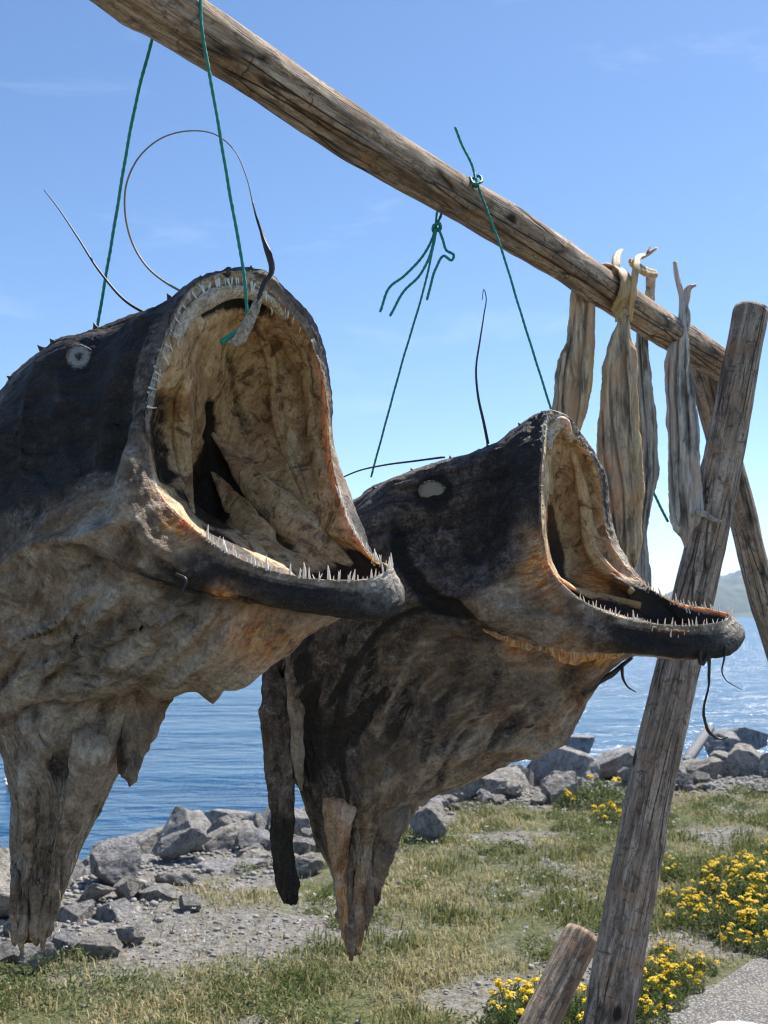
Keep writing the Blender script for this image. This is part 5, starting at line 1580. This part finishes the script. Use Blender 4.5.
def blades(x, y, z, h, w, ang, lean, tone):
    """bent triangular blades: two segments each"""
    n_ = len(x)
    dx, dy = np.cos(ang), np.sin(ang)
    lx, ly = np.cos(ang + 1.2), np.sin(ang + 1.2)
    b = np.stack([x, y, z], -1)
    side = np.stack([dx, dy, 0 * dx], -1) * w[:, None]
    ld = np.stack([lx, ly, 0 * lx], -1)
    m_ = b + np.stack([0 * h, 0 * h, h * .6], -1) + ld * (h * lean * .3)[:, None]
    tip = b + np.stack([0 * h, 0 * h, h * (1 - .25 * lean)], -1) + ld * (h * lean)[:, None]
    V = np.stack([b - side, b + side, m_ + side * .7, m_ - side * .7, tip], 1)
    o_ = (np.arange(n_) * 5)[:, None]
    q = np.array([[0, 1, 2, 3]]) + o_; t = np.array([[3, 2, 4]]) + o_
    return V.reshape(-1, 3), q, t, np.repeat(tone, 5)


NB = 300000
# more blades close to the camera's view, fewer far off
ys = 4.0 + 9.2 * RNG.random(NB) ** 1.15
xs = RNG.uniform(-1, 1, NB) * (.62 * ys) + .35
sd = shore_sd(xs, ys); pp_ = path_sd(xs, ys); bb_ = bare(xs, ys)
p3 = np.stack([xs, ys, 0 * xs], -1)
dens = np.clip(.55 + .9 * fbm(p3 * 1.9 + 5, 3), .03, 1) * (1 - bb_ * .94)
lush = sstep(-.15, .35, fbm(p3 * 1.15 + 31, 3) + .22 * sstep(-1.5, -.15, pp_) - .4 * sstep(.2, -1.2, xs))
clump = sstep(.0, .5, fbm(p3 * 5.5 + 50, 2))
keep = (sd < .1) & (pp_ < .12) & (RNG.random(NB) < dens * (1 - .9 * sstep(-.02, .06, pp_)))
xs, ys, lush, clump, pp_ = xs[keep], ys[keep], lush[keep], clump[keep], pp_[keep]
nb = len(xs)
h = (.025 + .055 * RNG.random(nb) ** 1.5) * (.6 + .45 * clump + .45 * lush) * (1 - .5 * sstep(-.15, .05, pp_))
tone = np.clip(.95 - .46 * lush + .16 * RNG.normal(size=nb) - .10 * clump, 0, 1)
V, q, t, tn = blades(xs, ys, z_at(xs, ys) - .004, h, .0022 + .0026 * RNG.random(nb), RNG.uniform(0, 6.28, nb), RNG.uniform(.15, 1.1, nb), tone)
gobj = link_mesh('grass', mesh_np('grass', V, [q, t], {'tone': tn}), M['grass'])
props(gobj, 'short patchy green and straw-coloured grass covering the shore', 'grass', kind='stuff')
# long dry stalks
NS = 1500
ys = 4.2 + 7.5 * RNG.random(NS); xs = RNG.uniform(-1, 1, NS) * .5 * ys + .4
keep = (shore_sd(xs, ys) < -.1) & (path_sd(xs, ys) < -.05) & (bare(xs, ys) < .5) & (fbm(np.stack([xs * 2, ys * 2, xs * 0 + 8], -1), 2) > 0)
xs, ys = xs[keep], ys[keep]; nb = len(xs)
V, q, t, tn = blades(xs, ys, z_at(xs, ys), RNG.uniform(.10, .24, nb), np.full(nb, .0016), RNG.uniform(0, 6.28, nb), RNG.uniform(.05, .5, nb), RNG.uniform(.75, 1, nb))
props(link_mesh('dry_stalks', mesh_np('dry_stalks', V, [q, t], {'tone': tn}), M['grass']), 'thin dry straw stalks standing above the grass', 'grass', kind='stuff')


def leaf_cloud(cx, cy, cz, n_, rad, hgt, lsz, tone0, rng):
    """small leaves spread through a low mound"""
    a = rng.uniform(0, 6.28, n_); r = rad * np.sqrt(rng.random(n_))
    zz = hgt * rng.random(n_) ** .8 * (1 - .75 * (r / rad) ** 2)
    c_ = np.stack([cx + r * np.cos(a), cy + r * np.sin(a), cz + zz], -1)
    d1 = rng.normal(size=(n_, 3)); d1[:, 2] = np.abs(d1[:, 2]) * .8 + .2; d1 /= np.linalg.norm(d1, axis=1)[:, None]
    d2 = np.cross(d1, rng.normal(size=(n_, 3))); d2 /= np.linalg.norm(d2, axis=1)[:, None]
    L = lsz * rng.uniform(.6, 1.5, n_)
    V = np.stack([c_ - d1 * L[:, None], c_ + d2 * (L * .28)[:, None], c_ + d1 * L[:, None], c_ - d2 * (L * .28)[:, None]], 1)
    return V.reshape(-1, 3), np.arange(n_ * 4).reshape(-1, 4), np.repeat(np.clip(tone0 + .2 * rng.normal(size=n_), 0, 1), 4)


HV, HQ, HT, o_ = [], [], [], 0
for k in range(900):
    y = 4.3 + 7.0 * RNG.random(); x = RNG.uniform(-1, 1) * .52 * y + .45
    xa, ya = np.array([x]), np.array([y])
    if shore_sd(xa, ya)[0] > -.15 or path_sd(xa, ya)[0] > -.08 or bare(xa, ya)[0] > .55: continue
    if fbm(np.array([[x * 1.3, y * 1.3, 12.0]]), 3)[0] < -.12: continue
    R_ = RNG.uniform(.05, .14) if RNG.random() < .75 else RNG.uniform(.14, .26)
    v_, q_, t_ = leaf_cloud(x, y, float(z_at(xa, ya)[0]), int(60 + 1500 * R_), R_, R_ * RNG.uniform(.45, .8), .011, RNG.uniform(.3, .95), RNG)
    HV.append(v_); HQ.append(q_ + o_); HT.append(t_); o_ += len(v_)
props(link_mesh('ground_cover', mesh_np('ground_cover', np.concatenate(HV), np.concatenate(HQ), {'tone': np.concatenate(HT)}), M['herb']), 'low leafy green weeds growing in clumps through the grass', 'weeds', kind='stuff')

# tiny white flower heads
WV, WQ, WT, o_ = [], [], [], 0
for k in range(2200):
    y = 5.2 + 6.3 * RNG.random(); x = RNG.uniform(-1, 1) * .48 * y + .3
    xa, ya = np.array([x]), np.array([y])
    sdv = shore_sd(xa, ya)[0]
    if sdv > .0 or sdv < -2.6 or path_sd(xa, ya)[0] > -.1: continue
    if fbm(np.array([[x * 1.6, y * 1.6, 77.0]]), 3)[0] < .05: continue
    cz = float(z_at(xa, ya)[0]) + RNG.uniform(.03, .10)
    v_, q_, t_ = leaf_cloud(x, y, cz, 7, .012, .012, .008, .6, RNG)
    WV.append(v_); WQ.append(q_ + o_); WT.append(t_); o_ += len(v_)
props(link_mesh('white_flowers', mesh_np('white_flowers', np.concatenate(WV), np.concatenate(WQ), {'tone': np.concatenate(WT)}), M['white']), 'tiny white flower heads dotted through the grass near the rocks', 'flowers', kind='stuff')


# yellow flowering plants
def head_mesh(rng):
    FV, FQ, FT, o2 = [], [], [], 0
    R_ = rng.uniform(.016, .026)
    for j in range(rng.integers(12, 22)):
        aa = rng.uniform(0, 6.28); rr = R_ * math.sqrt(rng.random())
        c_ = np.array([rr * math.cos(aa), rr * math.sin(aa), .006 - rr * .45 + rng.uniform(-.006, .006)])
        s_ = rng.uniform(.0050, .0085)
        tl = rng.normal(size=2) * .35
        pts = [c_ + np.array([0, 0, s_ * .6])]
        for m_ in range(6):
            an = m_ / 6 * 6.28
            pts.append(c_ + np.array([math.cos(an) * s_, math.sin(an) * s_, (math.cos(an) * tl[0] + math.sin(an) * tl[1]) * s_]))
        FV.append(np.array(pts))
        FQ.append(np.array([[0, m_ + 1, (m_ + 1) % 6 + 1] for m_ in range(6)]) + o2)
        FT.append(np.full(7, rng.random())); o2 += 7
    me = mesh_np('flower_head', np.concatenate(FV), np.concatenate(FQ), {'tone': np.concatenate(FT)}); me.materials.append(M['yellow'])
    return me


HEAD = [head_mesh(np.random.default_rng(30 + k)) for k in range(6)]


def flower_geo(rng, n_st, rad, hgt, heads):
    """stems and leaves in one mesh, and where its flower heads sit"""
    SV, SF, ST, o1 = [], [], [], 0
    H = []
    v_, q_, t_ = leaf_cloud(0, 0, 0, int(n_st * 42), rad * 1.15, hgt * .85, .014, .5, rng)
    SV.append(v_); SF.append(q_); ST.append(t_); o1 = len(v_)
    for k in range(n_st):
        a = rng.uniform(0, 6.28); r = rad * rng.random() ** .65
        hh = hgt * rng.uniform(.55, 1.15) * (1 - .35 * (r / rad) ** 2)
        b = np.array([r * math.cos(a) * .6, r * math.sin(a) * .6, 0]); t = np.array([r * math.cos(a) * 1.1, r * math.sin(a) * 1.1, hh])
        w = np.array([math.cos(a + 1.5), math.sin(a + 1.5), 0]) * .0025
        SV.append(np.array([b - w, b + w, t + w, t - w])); SF.append(np.arange(4)[None] + o1); ST.append(np.full(4, .5)); o1 += 4
        if rng.random() < heads: H.append((t, rng.normal(size=3) * .35, rng.uniform(.7, 1.15)))
    sm = mesh_np('foliage', np.concatenate(SV), np.concatenate(SF), {'tone': np.concatenate(ST)}); sm.materials.append(M['herb'])
    return sm, H


FL = [flower_geo(np.random.default_rng(50 + k), 20, .14, (.17, .20, .15, .19)[k], (.75, .35, .6, .8)[k]) for k in range(4)] + [flower_geo(np.random.default_rng(60), 30, .20, .20, .18)]


def plant(px, py, size, k, label, group=None, h=.0):
    g = on_plane(px, py, 0)
    if k == 3: k = 4
    root = empty('flowering_plant', (g.x, g.y, float(z_at(np.array([g.x]), np.array([g.y]))[0])), label, 'flowering plant', group)
    root.rotation_euler = (0, 0, random.uniform(0, 6.28)); root.scale = (size,) * 3
    o = bpy.data.objects.new('foliage', FL[k][0]); COL.objects.link(o); o.parent = root
    for t, e, sc_ in FL[k][1]:
        o = bpy.data.objects.new('flower_head', random.choice(HEAD)); COL.objects.link(o); o.parent = root
        o.location = t; o.rotation_euler = e; o.scale = (sc_ * 1.15,) * 3
    return root


lab1 = 'tall yellow-flowered plant in the thick patch at the right edge above the path'
for px, py, sz_ in ((668, 900, .5), (682, 926, .6), (735, 944, .7), (768, 950, .75), (745, 868, .7), (770, 862, .8), (700, 918, .9), (722, 932, 1.1), (748, 926, 1.2), (766, 936, 1.1), (738, 905, 1.15), (762, 905, 1.2), (712, 898, .95), (690, 906, .75), (780, 915, 1.2), (755, 884, 1.1), (722, 880, .9)):
    plant(px, py, sz_ * .82, random.choice((0, 1, 2)), lab1, 'yellow flowers beside the path')
lab2 = 'low yellow-flowered plant just right of the foot of the leaning post'
for px, py, sz_ in ((640, 1004, .7), (660, 1000, .7), (682, 985, .6), (654, 978, .55), (700, 968, .5), (646, 1018, .6), (672, 972, .5), (664, 956, .45)):
    plant(px, py, sz_, random.randrange(3), lab2, 'yellow flowers right of the post')
lab3 = 'yellow-flowered plant at the bottom edge left of the short brace log'
for px, py, sz_ in ((516, 1012, .8), (534, 1030, .85), (508, 1036, .75), (548, 1010, .7), (580, 1030, .85)):
    plant(px, py, sz_, random.randrange(3), lab3, 'yellow flowers beside the brace log')
plant(602, 806, 1.35, 3, 'round green bush with few yellow flowers in front of the rocks')
plant(608, 822, .9, 0, 'small yellow plant at the foot of the green bush by the rocks')
plant(566, 806, .7, 1, 'little yellow plant at the left side of the green bush by the rocks')
plant(672, 878, .6, 1, 'single yellow plant in the grass between the post and the flower patch')

# gull on the water
gp = on_plane(11, 789, WATER_Z)
gull = empty('gull', tuple(gp), 'small white gull floating on the water left of the near fish tail', 'gull')
bm = bmesh.new(); bmesh.ops.create_uvsphere(bm, u_segments=24, v_segments=16, radius=1)
for v_ in bm.verts:
    x, y, z = v_.co
    k = 1 - .35 * max(0, x) - .55 * max(0, -x) ** 2
    v_.co = (x * .16, y * .065 * k, z * .06 * k + .04 + .05 * max(0, x) ** 2 + .03 * max(0, -x) ** 2)
    if x > .75: v_.co.z += .05 * (x - .75) / .25
me = bpy.data.meshes.new('body'); bm.to_mesh(me); bm.free()
gb = link_mesh('body', me, plain('white_feather', (.75, .75, .74), .7)); gb.parent = gull
bm = bmesh.new(); bmesh.ops.create_uvsphere(bm, u_segments=16, v_segments=10, radius=.034)
for v_ in bm.verts: v_.co = (v_.co.x * 1.15 + .17, v_.co.y, v_.co.z + .15)
me = bpy.data.meshes.new('head'); bm.to_mesh(me); bm.free()
o = link_mesh('head', me, M['white_f'] if 'white_f' in M else gb.data.materials[0]); o.parent = gull
bm = bmesh.new(); bmesh.ops.create_cone(bm, segments=8, radius1=.011, radius2=.002, depth=.05)
bmesh.ops.rotate(bm, verts=bm.verts, matrix=Matrix.Rotation(PI / 2, 3, 'Y')); bmesh.ops.translate(bm, verts=bm.verts, vec=(.228, 0, .146))
me = bpy.data.meshes.new('beak'); bm.to_mesh(me); bm.free()
o = link_mesh('beak', me, plain('beak_yellow', (.6, .42, .05), .5)); o.parent = gull
for sgn in (-1, 1):
    bm = bmesh.new(); bmesh.ops.create_uvsphere(bm, u_segments=16, v_segments=10, radius=1)
    for v_ in bm.verts: v_.co = (v_.co.x * .14 - .05, v_.co.y * .02 + sgn * .05, v_.co.z * .035 + .075 - v_.co.x * .02)
    me = bpy.data.meshes.new('wing'); bm.to_mesh(me); bm.free()
    o = link_mesh('wing', me, plain('grey_feather', (.30, .31, .33), .7)); o.parent = gull
gull.rotation_euler = (0, 0, 2.6); gull.scale = (.8, .8, .8)

# ------------------------------------------------------------------ haze
bm = bmesh.new(); bmesh.ops.create_cube(bm, size=1)
me = bpy.data.meshes.new('haze'); bm.to_mesh(me); bm.free()
hz = bpy.data.objects.new('haze', me); COL.objects.link(hz)
hz.scale = (6400, 3400, 130); hz.location = (0, 1500, 130 / 2 - 6)
hm = bpy.data.materials.new('sea_haze'); hm.use_nodes = True
for nd in list(hm.node_tree.nodes):
    if nd.type == 'BSDF_PRINCIPLED': hm.node_tree.nodes.remove(nd)
pv = hm.node_tree.nodes.new('ShaderNodeVolumePrincipled')
pv.inputs['Color'].default_value = (.66, .80, .98, 1)
pv.inputs['Density'].default_value = .00020
pv.inputs['Anisotropy'].default_value = .2
hm.node_tree.links.new(pv.outputs[0], hm.node_tree.nodes['Material Output'].inputs['Volume'])
me.materials.append(hm)
props(hz, 'thin pale sea haze softening the far hills', 'haze', kind='stuff')

# ------------------------------------------------------------------ light
AZ, EL = math.radians(40), math.radians(54)
sun = bpy.data.lights.new('sun', 'SUN')
sun.energy = 4.9; sun.angle = math.radians(.55); sun.color = (1, .95, .87)
so = bpy.data.objects.new('sun', sun); COL.objects.link(so)
to_sun = Vector((math.sin(AZ) * math.cos(EL), math.cos(AZ) * math.cos(EL), math.sin(EL)))
so.rotation_mode = 'QUATERNION'; so.rotation_quaternion = to_sun.to_track_quat('Z', 'Y')
w = bpy.data.worlds.new('World'); scene.world = w; w.use_nodes = True
wt = w.node_tree
sky = wt.nodes.new('ShaderNodeTexSky'); sky.sky_type = 'NISHITA'; sky.sun_disc = False
sky.sun_elevation = EL; sky.sun_rotation = AZ
sky.altitude = 0; sky.air_density = .82; sky.dust_density = .15; sky.ozone_density = 2.2
bg = wt.nodes['Background']; bg.inputs['Strength'].default_value = .094
hs = wt.nodes.new('ShaderNodeHueSaturation'); hs.inputs['Saturation'].default_value = 1.12; hs.inputs['Hue'].default_value = .501
wt.links.new(sky.outputs[0], hs.inputs['Color']); tc = wt.nodes.new('ShaderNodeTexCoord'); mp = wt.nodes.new('ShaderNodeMapping'); mp.inputs['Scale'].default_value = (1.0, 1.0, 4.5); mp.inputs['Rotation'].default_value = (.25, -.35, .4)
wn = wt.nodes.new('ShaderNodeTexNoise'); wn.inputs['Scale'].default_value = 3.2; wn.inputs['Detail'].default_value = 9; wn.inputs['Roughness'].default_value = .62; wn.inputs['Distortion'].default_value = .7
wr_ = wt.nodes.new('ShaderNodeValToRGB'); wr_.color_ramp.elements[0].position = .60; wr_.color_ramp.elements[1].position = .80
wr_.color_ramp.elements[1].color = (.16, .16, .16, 1)
wm_ = wt.nodes.new('ShaderNodeMix'); wm_.data_type = 'RGBA'; wm_.inputs[7].default_value = (7.5, 8.0, 8.8, 1)
wt.links.new(tc.outputs['Generated'], mp.inputs[0]); wt.links.new(mp.outputs[0], wn.inputs['Vector']); wt.links.new(wn.outputs['Fac'], wr_.inputs[0])
wt.links.new(wr_.outputs[0], wm_.inputs[0]); wt.links.new(hs.outputs[0], wm_.inputs[6]); wt.links.new(wm_.outputs[2], bg.inputs['Color'])
scene.view_settings.view_transform = 'Standard'
scene.view_settings.look = 'None'
scene.view_settings.gamma = 1
scene.view_settings.exposure = 0.9
scene.render.engine = 'CYCLES'
scene.cycles.use_denoising = True
scene.cycles.denoising_prefilter = 'ACCURATE'
scene.cycles.pixel_filter_type = 'BLACKMAN_HARRIS'
scene.cycles.filter_width = 1.2
scene.cycles.max_bounces = 10
scene.cycles.volume_bounces = 1
